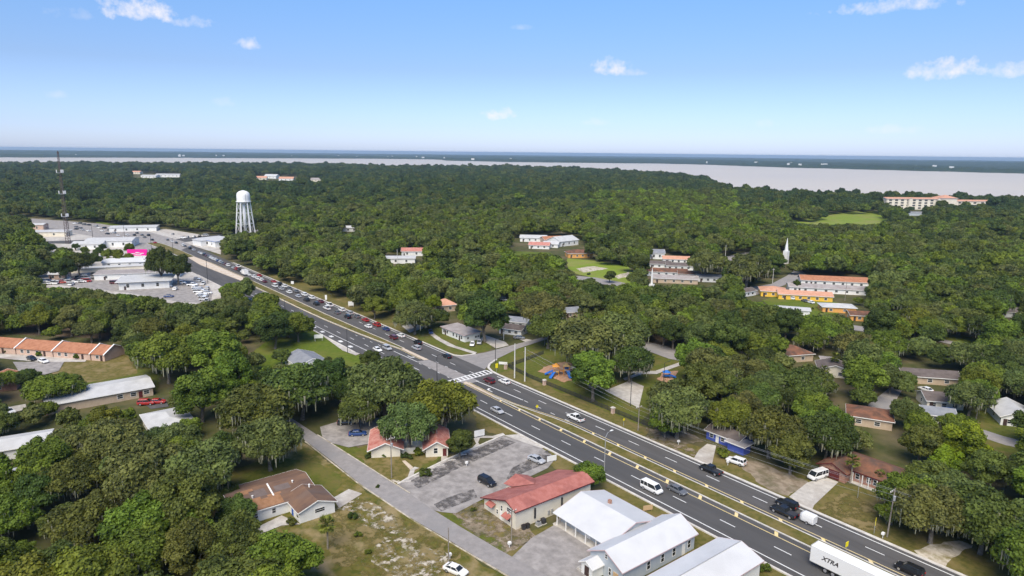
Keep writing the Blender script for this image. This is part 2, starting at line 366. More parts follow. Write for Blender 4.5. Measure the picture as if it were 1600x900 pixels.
# grass and soil
patch('woodland_floor', 'litter', [(985, 525), (1075, 560), (1130, 545), (1080, 525), (1010, 520)])
patch('woodland_floor', 'litter', [(25, 495), (180, 505), (170, 530), (20, 522)])
patch('lawn', 'bright_lawn', [(385, 560), (430, 520), (490, 515), (560, 553), (572, 570), (560, 590), (470, 600), (400, 590)])
patch('lawn', 'lawn', [(70, 590), (150, 545), (225, 535), (260, 570), (245, 610), (90, 625)])
patch('lawn', 'dry_grass', [(70, 576), (118, 556), (200, 548), (215, 583), (110, 603)])
patch('grass_verge', 'verge', [(400, 418), (470, 436), (560, 470), (640, 500), (700, 525), (748, 552), (700, 556), (560, 491), (430, 437)])
patch('lawn', 'lawn', [(640, 512), (690, 505), (770, 530), (765, 548), (712, 557), (660, 535)])
patch('lawn', 'lawn', [(762, 551), (850, 527), (900, 540), (1080, 560), (1060, 600), (1000, 660), (1000, 688), (900, 640), (770, 585)])
patch('grass_verge', 'verge', [(776, 584), (800, 578), (850, 602), (900, 622), (1000, 665), (1100, 700), (1280, 745), (1410, 780), (1420, 820), (1520, 850), (1600, 880), (1600, 960), (1450, 893), (1300, 825), (1100, 731), (900, 640)])
patch('dirt_yard', 'dirt', [(1150, 722), (1172, 716), (1215, 735), (1262, 752), (1262, 760), (1232, 775), (1200, 764), (1180, 748)])
patch('dirt_yard', 'dirt', [(1020, 672), (1060, 665), (1100, 690), (1070, 695), (1030, 688)])
patch('sandy_track', 'sand', [(1428, 860), (1500, 845), (1520, 852), (1500, 866), (1478, 885), (1445, 878)])
patch('grass_verge', 'verge', [(738, 640), (760, 630), (860, 690), (960, 740), (1220, 885), (1300, 940), (1200, 940), (1090, 880), (930, 790), (880, 740), (800, 690), (745, 668)])
patch('yard', 'yard', [(470, 690), (480, 695), (560, 757), (650, 816), (740, 870), (800, 910), (780, 960), (400, 960), (330, 860), (320, 770), (400, 720)])
patch('yard', 'lawn', [(300, 800), (330, 740), (440, 715), (500, 725), (535, 750), (520, 780), (470, 790), (340, 800)])
patch('yard', 'lawn', [(498, 682), (560, 700), (600, 690), (720, 690), (640, 760), (590, 745)])
patch('yard', 'dry_grass', [(556, 712), (640, 705), (700, 700), (640, 745), (628, 768), (600, 747)])
patch('yard', 'verge', [(668, 796), (720, 790), (790, 775), (830, 830), (870, 820), (960, 760), (1000, 790), (870, 822), (800, 872), (740, 840)])
patch('grass_strip', 'lawn', [(668, 795), (680, 791), (712, 803), (760, 835), (800, 858), (790, 868), (735, 838)])
patch('sand_patch', 'dry_patchy', [(500, 800), (560, 775), (640, 815), (720, 860), (700, 900), (600, 910), (520, 880)])
patch('sand_patch', 'sand_patchy', [(580, 872), (600, 840), (640, 838), (668, 856), (700, 866), (704, 884), (660, 905), (620, 905), (600, 890)])
patch('sand_patch', 'sand_patchy', [(540, 790), (575, 785), (620, 812), (640, 835), (600, 835), (560, 812)])
patch('sand_patch', 'sand_patchy', [(596, 755), (618, 746), (645, 765), (648, 778), (622, 772), (604, 764)])
patch('sand_patch', 'dirt_patchy', [(700, 800), (750, 785), (800, 800), (840, 840), (870, 822), (830, 850), (790, 866), (740, 835)])
patch('sand_patch', 'sand_patchy', [(525, 795), (548, 770), (562, 778), (545, 800)])
patch('sand_patch', 'dirt_patchy', [(1010, 668), (1080, 700), (1110, 720), (1060, 706), (1010, 684)])
patch('sand_patch', 'dry_patchy', [(1270, 800), (1320, 770), (1370, 790), (1380, 830), (1320, 826)])
patch('parkland', 'field_lawn', [(1234, 344), (1280, 340), (1294, 333), (1340, 330), (1372, 331), (1392, 345), (1388, 352), (1300, 352), (1240, 350)])
patch('lawn', 'field_lawn', [(886, 404), (935, 408), (982, 417), (990, 432), (985, 446), (955, 442), (900, 428), (888, 420)])
patch('sand_path', 'sand', [(900, 420), (925, 416), (950, 420), (912, 426)])
patch('sand_path', 'sand', [(958, 432), (982, 425), (984, 432), (966, 436)])
patch('lawn', 'bright_lawn', [(795, 392), (860, 395), (880, 408), (800, 402)])
patch('lawn', 'bright_lawn', [(1190, 470), (1215, 462), (1300, 470), (1330, 480), (1290, 500), (1230, 492)])
patch('lawn', 'bright_lawn', [(1450, 512), (1530, 530), (1540, 545), (1450, 530)])
patch('lawn', 'lawn', [(1480, 640), (1560, 640), (1640, 660), (1640, 740), (1560, 725), (1500, 680)])
patch('lawn', 'verge', [(1540, 697), (1640, 725), (1640, 760), (1560, 740)])
patch('lawn', 'lawn', [(60, 378), (130, 368), (160, 374), (120, 384), (70, 386)])
patch('roadside_grass', 'bright_lawn', [(150, 345), (180, 350), (230, 362), (220, 366), (150, 353)])
patch('sandy_lot', 'concrete', [(40, 342), (100, 345), (160, 372), (200, 388), (250, 395), (300, 420), (350, 452), (340, 480), (300, 480), (200, 462), (60, 450), (60, 430), (100, 420), (60, 390), (45, 362)])
patch('concrete_lot', 'asphalt_worn', [(60, 442), (140, 420), (220, 425), (300, 440), (332, 455), (330, 475), (280, 472), (200, 458)])
patch('concrete_lot', 'concrete', [(205, 362), (260, 358), (345, 372), (345, 398), (300, 384)])
patch('pavement', 'concrete', [(-5, 553), (60, 556), (140, 556), (133, 566), (60, 566), (-5, 560)])
patch('parking_lot', 'asphalt_worn', [(20, 566), (100, 566), (92, 580), (70, 586), (30, 582)])
patch('parking_lot', 'asphalt', [(222, 630), (256, 622), (264, 636), (236, 640)])
patch('track', 'concrete', [(-5, 640), (40, 632), (42, 640), (-5, 652)])
patch('courtyard', 'asphalt_worn', [(500, 668), (560, 650), (600, 655), (600, 690), (545, 700), (505, 690)])
# lots, drives, paths
patch('parking_lot', 'asphalt_worn', [(622, 757), (700, 720), (787, 682), (842, 698), (869, 716), (856, 732), (750, 783), (712, 803), (690, 801), (668, 796), (645, 775)], z=.14)
patch('parking_bays', 'tar_patchy', [(632, 757), (700, 722), (784, 685), (806, 692), (716, 733), (656, 764)], z=.144)
patch('parking_bays', 'tar_patchy', [(690, 800), (746, 778), (740, 765), (700, 778), (676, 790)], z=.144)
patch('parking_bays', 'tar_patchy', [(790, 752), (868, 718), (856, 704), (800, 732)], z=.144)
patch('walkway', 'concrete', [(620, 757), (637, 746), (641, 735), (648, 730), (655, 732), (648, 735), (646, 744), (630, 757)], z=.152)
patch('walkway', 'median_concrete', [(628, 721), (633, 720), (646, 731), (641, 735)], z=.148)
patch('walkway', 'concrete', [(671, 733), (689, 723), (690, 706), (698, 706), (700, 720), (676, 733)], z=.152)
patch('walkway', 'concrete', [(738, 700), (744, 694), (740, 686), (746, 681), (770, 682), (786, 677), (788, 680), (772, 685), (750, 685), (747, 692), (750, 697)], z=.152)
patch('driveway_apron', 'concrete', [(787, 681), (812, 679), (862, 700), (845, 701)], z=.148)
patch('parking_lot', 'asphalt_worn', [(800, 871), (830, 842), (868, 820), (900, 836), (945, 860), (930, 885), (915, 915), (850, 915)], z=.14)
patch('walkway', 'concrete', [(864, 821), (876, 808), (935, 838), (960, 852), (946, 860)], z=.15)
patch('driveway', 'concrete', [(1233, 777), (1261, 755), (1289, 746), (1310, 754), (1272, 790), (1268, 800)], z=.14)
patch('driveway', 'concrete', [(1084, 717), (1092, 704), (1105, 694), (1119, 697), (1112, 728), (1096, 722)], z=.14)
patch('driveway', 'concrete', [(520, 779), (545, 765), (566, 772), (530, 795)], z=.14)
patch('patio', 'concrete', [(385, 833), (440, 806), (470, 820), (440, 822), (400, 838)], z=.14)
patch('basketball_court', 'concrete', [(945, 611), (985, 595), (1006, 604), (998, 638)], z=.14)
patch('path', 'concrete', [(967, 578), (1000, 580), (1024, 580), (1066, 565), (1072, 568), (1026, 585), (1002, 585), (968, 582)], z=.144)
patch('path', 'concrete', [(973, 592), (1000, 582), (1006, 584), (977, 595)], z=.148)
patch('park_road', 'asphalt_street', [(960, 519), (992, 530), (1040, 541), (1079, 556), (1072, 566), (1045, 561), (1010, 548), (985, 536), (950, 524)], z=.14)
patch('playground_pad', 'mulch', [(840, 581), (856, 572), (882, 566), (900, 570), (897, 593), (882, 598), (864, 590)], z=.14)
patch('playground_pad', 'mulch', [(1026, 592), (1037, 582), (1060, 580), (1053, 597), (1036, 600)], z=.14)
patch('track', 'concrete', [(670, 522), (676, 520), (690, 530), (712, 541), (745, 551), (742, 554), (700, 541), (682, 531)], z=.14)
patch('track', 'concrete', [(636, 503), (652, 508), (668, 503), (660, 514), (640, 520), (628, 510)], z=.14)
patch('driveway', 'concrete', [(758, 524), (790, 535), (795, 540), (775, 545), (750, 530)], z=.14)
patch('driveway', 'concrete', [(808, 529), (822, 530), (838, 533), (826, 537)], z=.144)
patch('pavement_strip', 'concrete', [(486, 512), (494, 510), (565, 552), (556, 556), (535, 548)], z=.17)
patch('pavement_strip', 'concrete', [(432, 486), (450, 487), (452, 496), (432, 497)], z=.17)
# side streets
patch('street', 'asphalt_street', [(-60, -76), (-20, -70), (14, -67.3), (29.3, -66.6), (43, -66.3), (53.6, -65.5), (65, -64.2), (72.6, -62.9), (81.7, -61.6), (90, -60.3), (115, -57), (150, -50), (150, -44.5), (112, -52), (92.6, -55.2), (83, -56.8), (72, -58.2), (62, -59.2), (54, -59.6), (44, -60.6), (27.7, -61.7), (11.8, -63.5), (-20, -66), (-60, -72)], px=False, z=ZS)
patch('driveway_apron', 'asphalt_worn', [(622, 757), (640, 772), (672, 797), (690, 801), (668, 780), (640, 752)], z=ZS - .006)
patch('street', 'asphalt_street', [(-27, 4.2), (-24, 12), (-23.5, 16.8), (-25.4, 30.4), (-27.4, 48.5), (-29.6, 61), (-34, 85), (-40, 112), (-48, 150), (-43, 151), (-35, 112), (-29.5, 84), (-25.8, 59.3), (-23.7, 45.4), (-20.5, 29.7), (-14.2, 14.5), (-10, 8), (-7, 4.2)], px=False, z=ZS)
patch('street', 'asphalt_street', [(1130, 402), (1150, 398), (1172, 393), (1176, 396), (1150, 404), (1133, 412)], z=ZS)
patch('street', 'asphalt_street', [(1160, 452), (1205, 444), (1228, 432), (1240, 424), (1232, 416), (1245, 416), (1262, 431), (1215, 450), (1180, 462)], z=ZS)
patch('street', 'asphalt_street', [(896, 431), (930, 434), (985, 444), (990, 450), (930, 443), (898, 436)], z=ZS)
patch('street', 'asphalt_street', [(1330, 508), (1368, 514), (1366, 521), (1332, 516)], z=ZS)
patch('street', 'asphalt_street', [(1460, 528), (1530, 542), (1530, 548), (1460, 533)], z=ZS)
patch('street', 'asphalt_street', [(1355, 634), (1392, 605), (1412, 606), (1392, 640), (1372, 641)], z=ZS)
patch('street', 'asphalt_street', [(1536, 672), (1570, 683), (1640, 700), (1640, 712), (1570, 696), (1540, 686)], z=ZS)
# ---------------------------------------------------------------- highway
RIGHT = [(190, 4.4), (-7, 4.4), (-26, 4.4), (-105, 4.3), (-150, 3.0), (-205, 2.3), (-290, 1.2), (-395, .5), (-448, -2.7), (-500, -9), (-542, -17), (-608, -35), (-652, -58), (-700, -85), (-770, -130)]
LEFT = [(190, -20), (-40, -20), (-52, -22.6), (-95, -22.8), (-143, -23.5), (-210, -27.5), (-254, -28.7), (-290, -30), (-330, -33), (-423, -42), (-499, -55), (-560, -73), (-620, -98), (-680, -130), (-740, -170)]
hw = patch('highway', 'asphalt', RIGHT + LEFT[::-1], px=False, z=ZH)
patch('crossroad', 'asphalt', [(-415, 0), (-440, -2), (-452, 30), (-470, 80), (-452, 80), (-432, 30)], px=False, z=ZH - .004)
patch('crossroad', 'asphalt', [(-425, -40), (-470, -48), (-480, -90), (-465, -90), (-440, -60)], px=False, z=ZH - .004)
patch('turn_lane_concrete', 'asphalt_street', [(-28, -5.4), (-28.5, -10), (-10, -10.2), (2, -9.6), (2, -4.2), (-10, -4.6)], px=False, z=ZH + .003)
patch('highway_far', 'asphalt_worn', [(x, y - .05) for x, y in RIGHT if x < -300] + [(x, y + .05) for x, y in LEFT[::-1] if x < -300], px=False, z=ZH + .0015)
def ribbon(name, pts, w, z0, z1, m, parent=None):
    """a kerb: a strip of width w along a line, from z0 up to z1"""
    P = [Vector((p[0], p[1], 0)) for p in pts]; L, R = [], []
    for i, p in enumerate(P):
        d = (P[min(i + 1, len(P) - 1)] - P[max(i - 1, 0)]).normalized(); n = Vector((-d.y, d.x, 0)) * w / 2
        L.append(p + n); R.append(p - n)
    b = MB(); v = []
    for a, c in zip(L, R): v += [(a.x, a.y, z0), (a.x, a.y, z1), (c.x, c.y, z1), (c.x, c.y, z0)]
    f = []
    for i in range(len(P) - 1):
        o = i * 4
        for k in range(4): f.append((o + k, o + (k + 1) % 4, o + 4 + (k + 1) % 4, o + 4 + k))
    f += [(0, 1, 2, 3), tuple(len(v) - 4 + k for k in (3, 2, 1, 0))]
    b.add(v, f); o = b.build(name, m, parent); fix_normals(o.data)
    if not parent: tag(o, kind='structure')
    return o
ribbon('kerb', [(x, y + .35) for x, y in [(190, 4.4), (100, 4.4), (0, 4.4), (-4, 4.8), (-8, 6.2), (-11, 9), (-14, 14.2)]], .75, 0, ZH + .12, 'kerb')
ribbon('kerb', [(x, y + .3) for x, y in [(-24, 12), (-25, 6.5), (-27.5, 4.7), (-32, 4.4), (-105, 4.3), (-150, 3.0), (-205, 2.3), (-290, 1.2)]], .6, 0, ZH + .12, 'kerb')
ribbon('kerb', [(190, -20.25), (-40, -20.25)], .5, 0, ZH + .12, 'kerb')
ribbon('kerb', [(-52, -22.8), (-95, -23), (-143, -23.7), (-210, -27.7), (-254, -28.9)], .5, 0, ZH + .12, 'kerb')
ribbon('kerb', [(14, -67.5), (43, -66.5), (65, -64.4), (90, -60.5), (115, -57.2)], .25, 0, ZS + .03, 'sand')
ribbon('kerb', [(11.8, -63.3), (44, -60.4), (54, -59.4)], .25, 0, ZS + .03, 'sand')
ribbon('kerb', [(gp(*p).x, gp(*p).y) for p in [(622, 757), (645, 745), (700, 718), (750, 697), (788, 680)]], .5, 0, .3, 'kerb')
def median(name, right, left, m='verge', ring=.3):
    poly = right + left[::-1]
    o = MB().prism(poly, 0, ZH + .13).build(name, m); fix_normals(o.data); tag(o, kind='structure')
    ribbon('kerb', right, ring, 0, ZH + .15, 'kerb', o); ribbon('kerb', left, ring, 0, ZH + .15, 'kerb', o)
    return o
median('median_strip', [(190, -4.9), (47, -4.9), (40, -5.6), (33, -6.9), (24, -8.2), (16, -8.8)], [(190, -8.7), (47, -8.7), (16, -9.2)])
median('median_strip', [(-46, -5.6), (-64, -6.0), (-84, -6.8), (-116, -7.6), (-145, -7.9), (-190, -8.3), (-214, -8.8)], [(-46, -7.0), (-58, -8.5), (-76, -10.1), (-106, -11.8), (-132, -12.5), (-156, -12.7), (-190, -13), (-214, -13.6)])
median('median_strip', [(-333, -12.7), (-370, -13.6), (-408, -16), (-425, -18.5)], [(-330, -17.6), (-340, -21.3), (-370, -22.8), (-403, -24.8), (-425, -26)])
o = MB().prism([(0.3, -9.4), (0, -8.1), (15.8, -8.6), (15.8, -9.3)], 0, ZH + .14).build('median_nose', 'median_concrete'); fix_normals(o.data); tag(o, kind='structure')
o = MB().prism([(-28, -5.6), (-28.5, -7.2), (-45.8, -7.0), (-45.8, -5.7)], 0, ZH + .14).build('median_nose', 'median_concrete'); fix_normals(o.data); tag(o, kind='structure')
patch('striped_island', 'median_concrete', [(-216, -9), (-216, -13.6), (-250, -16), (-292, -18.5), (-328, -17.4), (-332, -12.9), (-300, -11), (-250, -10)], px=False, z=ZH + .003)
# paint: every mark is a sheet just above the asphalt, a child of the highway
def mark(name, poly, m='white_paint', z=ZH + .006):
    o = MB().sheet(poly, z).build(name, m, hw); fix_normals(o.data)
    if o.data.polygons[0].normal.z < 0: o.data.flip_normals()
    return o
def line_mark(name, pts, w, m='white_paint', z=ZH + .006):
    P = [Vector((p[0], p[1], 0)) for p in pts]; L, R = [], []
    for i, p in enumerate(P):
        d = (P[min(i + 1, len(P) - 1)] - P[max(i - 1, 0)]).normalized(); n = Vector((-d.y, d.x, 0)) * w / 2
        L.append((p + n)); R.append((p - n))
    return mark(name, [(p.x, p.y) for p in L + R[::-1]], m, z)
line_mark('edge_line', [(190, 3.3), (1.5, 3.3)], .26); line_mark('edge_line', [(-30, 3.3), (-105, 3.2), (-150, 1.9), (-205, 1.2), (-290, .2)], .26)
line_mark('edge_line', [(190, -18.2), (15, -18.3)], .26); line_mark('edge_line', [(-40, -18.0), (-77, -19.0), (-143, -20.2), (-190, -22)], .26)
line_mark('median_line', [(190, -3.7), (47, -3.7), (40, -4.6), (33, -5.9), (24, -7.5), (15, -8.0), (1, -7.6)], .2, 'yellow_paint')
line_mark('median_line', [(190, -10.45), (60, -10.4), (20, -9.95), (1, -9.75)], .2, 'yellow_paint')
line_mark('median_line', [(-46, -5.3), (-64, -5.65), (-84, -6.45), (-116, -7.2), (-145, -7.5), (-190, -7.9), (-214, -8.4), (-300, -10.4)], .2, 'yellow_paint')
line_mark('median_line', [(-30, -7.6), (-46, -7.5), (-58, -8.9), (-76, -10.5), (-106, -12.2), (-156, -13.1), (-214, -14)], .2, 'yellow_paint')
for k in range(14):
    x = 54.9 + 9.1 * k; mark('median_tick', [(x - .9, -3.82), (x - .1, -3.82), (x + .7, -4.7), (x - .1, -4.7)], 'yellow_paint')
for k in range(18):
    x = 20.6 + 9.12 * k; y0 = -8.95; mark('median_tick', [(x - .9, y0), (x - .1, y0), (x + .7, -10.3 if x > 45 else -9.9), (x - .1, -10.3 if x > 45 else -9.9)], 'yellow_paint')
def dash(x, y, y2=None, l=3.6):
    y2 = y if y2 is None else y2
    line_mark('lane_dash', [(x, y), (x + l, y2)], .22)
for k in range(0, 14): dash(14.8 + 12.19 * k, 0.0)
for k in range(1, 15): dash(3.8 - 12.19 * k, -1.05 - .004 * (12.19 * k), l=3.6)
for k in range(0, 15): dash(16.4 + 12.19 * k, -14.05)
for k in range(1, 17): dash(-10.9 - 12.19 * k, -14.0 - .026 * 12.19 * k)
for k in range(0, 6): dash(24.5 + 6.1 * k, -3.6, l=1.9)
for k in range(1, 5): dash(-50 - 6.1 * k, -10.9 - .05 * k * 6.1, l=1.9)
for k in range(0, 4): dash(-6 - 6.1 * k, -4.7, l=1.6); dash(-8 - 6.1 * k, -10.4, l=1.6)
line_mark('turn_lane_line', [(1, -4.95), (12, -4.3), (24, -3.6)], .32); line_mark('turn_lane_line', [(-28, -10.1), (-45, -10.5)], .26)
def arrow(x, y, dirx=1, s=1.0):
    mark('turn_arrow', [(x + dirx * a * s, y + c * s) for a, c in ((-1.8, -.12), (.4, -.12), (.8, .5), (.5, .5), (1.2, 1.1), (1.8, .45), (1.5, .45), (1.0, -.45), (-1.8, -.42))])
arrow(11, -6.6, -1); arrow(-35, -8.9, 1)
for x in (-60, -69, -78, -87, -96, -110, -118): mark('lane_symbol', [(x - 1.3, -21.6), (x + 1.3, -21.6), (x + 1.3, -20.2), (x - 1.3, -20.2)])
for k in range(9): line_mark('hatch_stripe', [(-222 - 9 * k, -10.2 - .25 * k), (-229 - 9 * k, -13.6 - .3 * k)], .5, z=ZH + .01)
# crosswalk: two rails and the bars between them
line_mark('crosswalk_rail', [(-4.2, -13.1), (-6.0, 4.2)], .45); line_mark('crosswalk_rail', [(-1.3, -13.1), (-2.3, 4.2)], .45)
for k in range(11):
    y = -12.2 + 1.6 * k; t = (y + 13) / 17; mark('crosswalk_bar', [(-4.0 - 1.8 * t, y), (-1.5 - t, y - .25), (-1.5 - t, y + .45), (-4.0 - 1.8 * t, y + .7)], z=ZH + .01)
# ---------------------------------------------------------------- tree prototypes (unit crown radius)
def quads_mesh(name, V, Q, tint, m):
    me = bpy.data.meshes.new(name)
    me.vertices.add(len(V)); me.vertices.foreach_set('co', np.asarray(V, np.float32).ravel())
    Q = np.asarray(Q, np.int32); me.loops.add(Q.size); me.loops.foreach_set('vertex_index', Q.ravel())
    me.polygons.add(len(Q)); me.polygons.foreach_set('loop_start', np.arange(0, Q.size, 4, dtype=np.int32))
    if tint is not None:
        a = me.attributes.new('tint', 'FLOAT', 'POINT'); a.data.foreach_set('value', np.asarray(tint, np.float32))
    me.materials.append(MATS[m]); me.update(calc_edges=True); me.validate()
    return me
def crown_arrays(seed, kind, leaf=(.05, .09), per=230, nl=None):
    """leaf-sized faces over the skin of many lobes: an uneven crown with gaps and light and dark clumps"""
    r = np.random.RandomState(seed)
    hz, zc, zlow = {'oak': (.62, .98, -.25), 'round': (.80, 1.10, -.45), 'tall': (1.15, 1.35, -.6), 'bush': (.75, .62, -.8)}[kind]
    nl = nl or {'oak': 46, 'round': 38, 'tall': 40, 'bush': 16}[kind]
    P = []; R = []
    tries = 0
    while len(P) < nl and tries < 4000:
        tries += 1
        d = r.normal(size=3); d /= np.linalg.norm(d)
        if d[2] < -.55: continue
        rad = r.uniform(.30, .80) ** .8
        lr = r.uniform(.17, .34) * (1.12 - .25 * rad)
        p = d * rad * np.array([1, 1, hz])
        if p[2] < zlow * hz: continue
        if any(np.linalg.norm(p - q) < .62 * (lr + s) * .62 for q, s in zip(P, R)): continue
        P.append(p); R.append(lr)
    P = np.array(P); R = np.array(R); nl = len(P)
    skew = r.normal(size=2) * .07
    P[:, 0] *= r.uniform(.88, 1.1); P[:, 1] *= r.uniform(.88, 1.1)
    P[:, :2] += skew * P[:, 2:3]
    V = []; T = []
    lob = r.uniform(0, 1, nl)
    for i in range(nl):
        n = int(per * (R[i] / .25) ** 2)
        d = r.normal(size=(n, 3)); d /= np.linalg.norm(d, axis=1)[:, None]
        d = d[(d[:, 2] > -.75)]
        rr = R[i] * (r.uniform(.80, 1.0, len(d)) + .22 * r.uniform(0, 1, len(d)) ** 4)
        sub = 1 + .22 * np.sin(d @ r.normal(size=(3,)) * 5 + r.uniform(0, 6)) * np.sin(d @ r.normal(size=(3,)) * 6)
        p = P[i] + d * (rr * sub)[:, None] * np.array([1, 1, .82])
        dist = np.linalg.norm((p[:, None, :] - P[None]) / np.array([1, 1, .82]), axis=2) / R[None]
        dist[:, i] = 9
        keep = dist.min(axis=1) > .74
        p, d = p[keep], d[keep]
        n = len(p)
        nor = d * .75 + r.normal(size=(n, 3)) * .45 + np.array([0, 0, .35]); nor /= np.linalg.norm(nor, axis=1)[:, None]
        a = np.cross(nor, r.normal(size=(n, 3))); a /= np.linalg.norm(a, axis=1)[:, None]; c = np.cross(nor, a)
        s = r.uniform(leaf[0], leaf[1], n)[:, None]; e = r.uniform(.55, .95, n)[:, None]
        q = np.stack([p - a * s, p - c * s * e, p + a * s, p + c * s * e], axis=1)
        V.append(q.reshape(-1, 3)); T.append(np.repeat(np.clip(lob[i] * .62 + r.uniform(0, .62, n) ** 1.3, 0, 1), 4))
    # inner mass filling each lobe; its darker tint paints shade into the gaps
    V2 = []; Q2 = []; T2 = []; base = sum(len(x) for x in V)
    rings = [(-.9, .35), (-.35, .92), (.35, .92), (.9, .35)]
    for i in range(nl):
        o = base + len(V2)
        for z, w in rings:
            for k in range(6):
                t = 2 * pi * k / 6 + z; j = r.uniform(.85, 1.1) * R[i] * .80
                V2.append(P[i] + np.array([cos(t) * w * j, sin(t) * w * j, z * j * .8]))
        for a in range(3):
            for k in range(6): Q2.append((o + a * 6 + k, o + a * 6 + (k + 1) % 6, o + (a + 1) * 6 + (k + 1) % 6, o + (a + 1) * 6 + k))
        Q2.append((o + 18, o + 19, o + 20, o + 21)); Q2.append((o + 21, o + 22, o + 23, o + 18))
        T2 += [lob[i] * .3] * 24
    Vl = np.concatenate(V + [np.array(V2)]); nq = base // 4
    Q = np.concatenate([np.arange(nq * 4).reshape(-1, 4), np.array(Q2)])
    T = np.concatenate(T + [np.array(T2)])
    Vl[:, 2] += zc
    P2 = P.copy(); P2[:, 2] += zc
    return Vl, Q, T, P2, R
def trunk_builder(P, R, seed, z0=.45, r0=.055):
    r = random.Random(seed); b = MB()
    k1 = Vector((r.uniform(-.06, .06), r.uniform(-.06, .06), z0))
    b.tube((0, 0, -.03), (k1.x * .5, k1.y * .5, z0 * .5), r0 * 1.35, r0, 8); b.tube((k1.x * .5, k1.y * .5, z0 * .5), k1, r0, r0 * .9, 8)
    idx = sorted(range(len(P)), key=lambda i: r.random())[:9]
    for i in idx:
        p = Vector(P[i]); mid = k1.lerp(p, .5) + Vector((0, 0, r.uniform(-.02, .12)))
        b.tube(k1 - Vector((0, 0, .04)), mid, r0 * .55, r0 * .33, 5); b.tube(mid, p, r0 * .33, r0 * .12, 5)
    return b
PROTO = {}
def make_proto(key, kind, seed, moss=False, leaf=(.026, .052), per=620):
    V, Q, T, P, R = crown_arrays(seed, kind, leaf, per)
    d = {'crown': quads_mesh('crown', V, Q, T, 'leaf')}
    if kind == 'bush':
        b = MB(); b.tube((0, 0, -.05), (0, 0, .5), .05, .03, 6); d['trunk'] = b.mesh('stem')
    else: d['trunk'] = trunk_builder(P, R, seed, {'oak': .42, 'round': .5, 'tall': .6}[kind]).mesh('trunk')
    d['trunk'].materials.append(MATS['bark'])
    if moss:
        r = np.random.RandomState(seed + 9); MV = []; MQ = []
        low = [i for i in range(len(P)) if np.hypot(*P[i][:2]) > .3]
        for k in range(620):
            i = low[r.randint(len(low))]; t = r.uniform(0, 2 * pi); rr = R[i] * r.uniform(.75, 1.05)
            x, y = P[i][0] + cos(t) * rr, P[i][1] + sin(t) * rr; z = P[i][2] - R[i] * r.uniform(-.1, .5); l = r.uniform(.08, .30); w = r.uniform(.012, .028); a = r.uniform(0, pi)
            o = len(MV)
            MV += [(x - w * cos(a), y - w * sin(a), z), (x + w * cos(a), y + w * sin(a), z), (x + w * .35 * cos(a), y + w * .35 * sin(a), z - l), (x - w * .35 * cos(a), y - w * .35 * sin(a), z - l)]
            MQ.append((o, o + 1, o + 2, o + 3))
        d['spanish_moss'] = quads_mesh('spanish_moss', MV, MQ, None, 'moss')
    PROTO[key] = d
for k in range(4): make_proto(f'oak{k}', 'oak', 11 + k, True)
for k in range(4): make_proto(f'round{k}', 'round', 31 + k)
for k in range(2): make_proto(f'tall{k}', 'tall', 51 + k)
for k in range(2): make_proto(f'bush{k}', 'bush', 71 + k, leaf=(.05, .09), per=260)
COLS = {'pine': (.50, .66, .95), 'green': (1.0, 1.0, 1.0), 'dark': (.62, .72, .70), 'grey': (1.20, 1.14, 1.6), 'bright': (1.25, 1.40, .85), 'yellow': (1.75, 1.95, .6), 'olive': (1.28, 1.30, .75)}  # first entry puts the blue of distant haze into the leaf colour
LOOK = {'pine': 'deep green', 'green': 'mid green', 'dark': 'dark green', 'grey': 'grey green', 'bright': 'bright green', 'yellow': 'yellow green', 'olive': 'olive green'}
TREES = []
def tree(x, y, R, key, colname, zs=1.0, z=0.0, rz=0.0, rnd=random.Random(3), name=None, label=None, cat='tree', group='trees around the highway', jit=.13):
    d = PROTO[key]
    nm = name or {'o': 'live_oak', 'r': 'broadleaf_tree', 't': 'tall_tree', 'b': 'bush'}[key[0]]
    t = empty(nm, (x, y, z), rz); t.scale = (R, R, R * zs)
    col = COLS[colname]; j = [1 + rnd.uniform(-jit, jit) for _ in range(2)]
    for part, me in d.items():
        o = inst('stem' if (key[0] == 'b' and part == 'trunk') else part, me, t)
        if part == 'spanish_moss': o['kind'] = 'stuff'
        if part == 'crown': o.color = (col[0] * j[0], col[1] * j[1], col[2] * j[1], 1)
    tag(t, label, cat, group)
    px, py, w = project(x, y, z + R * zs)
    TREES.append(dict(o=t, px=px, py=py, look=LOOK[colname], kind=nm, key=key))
    return t
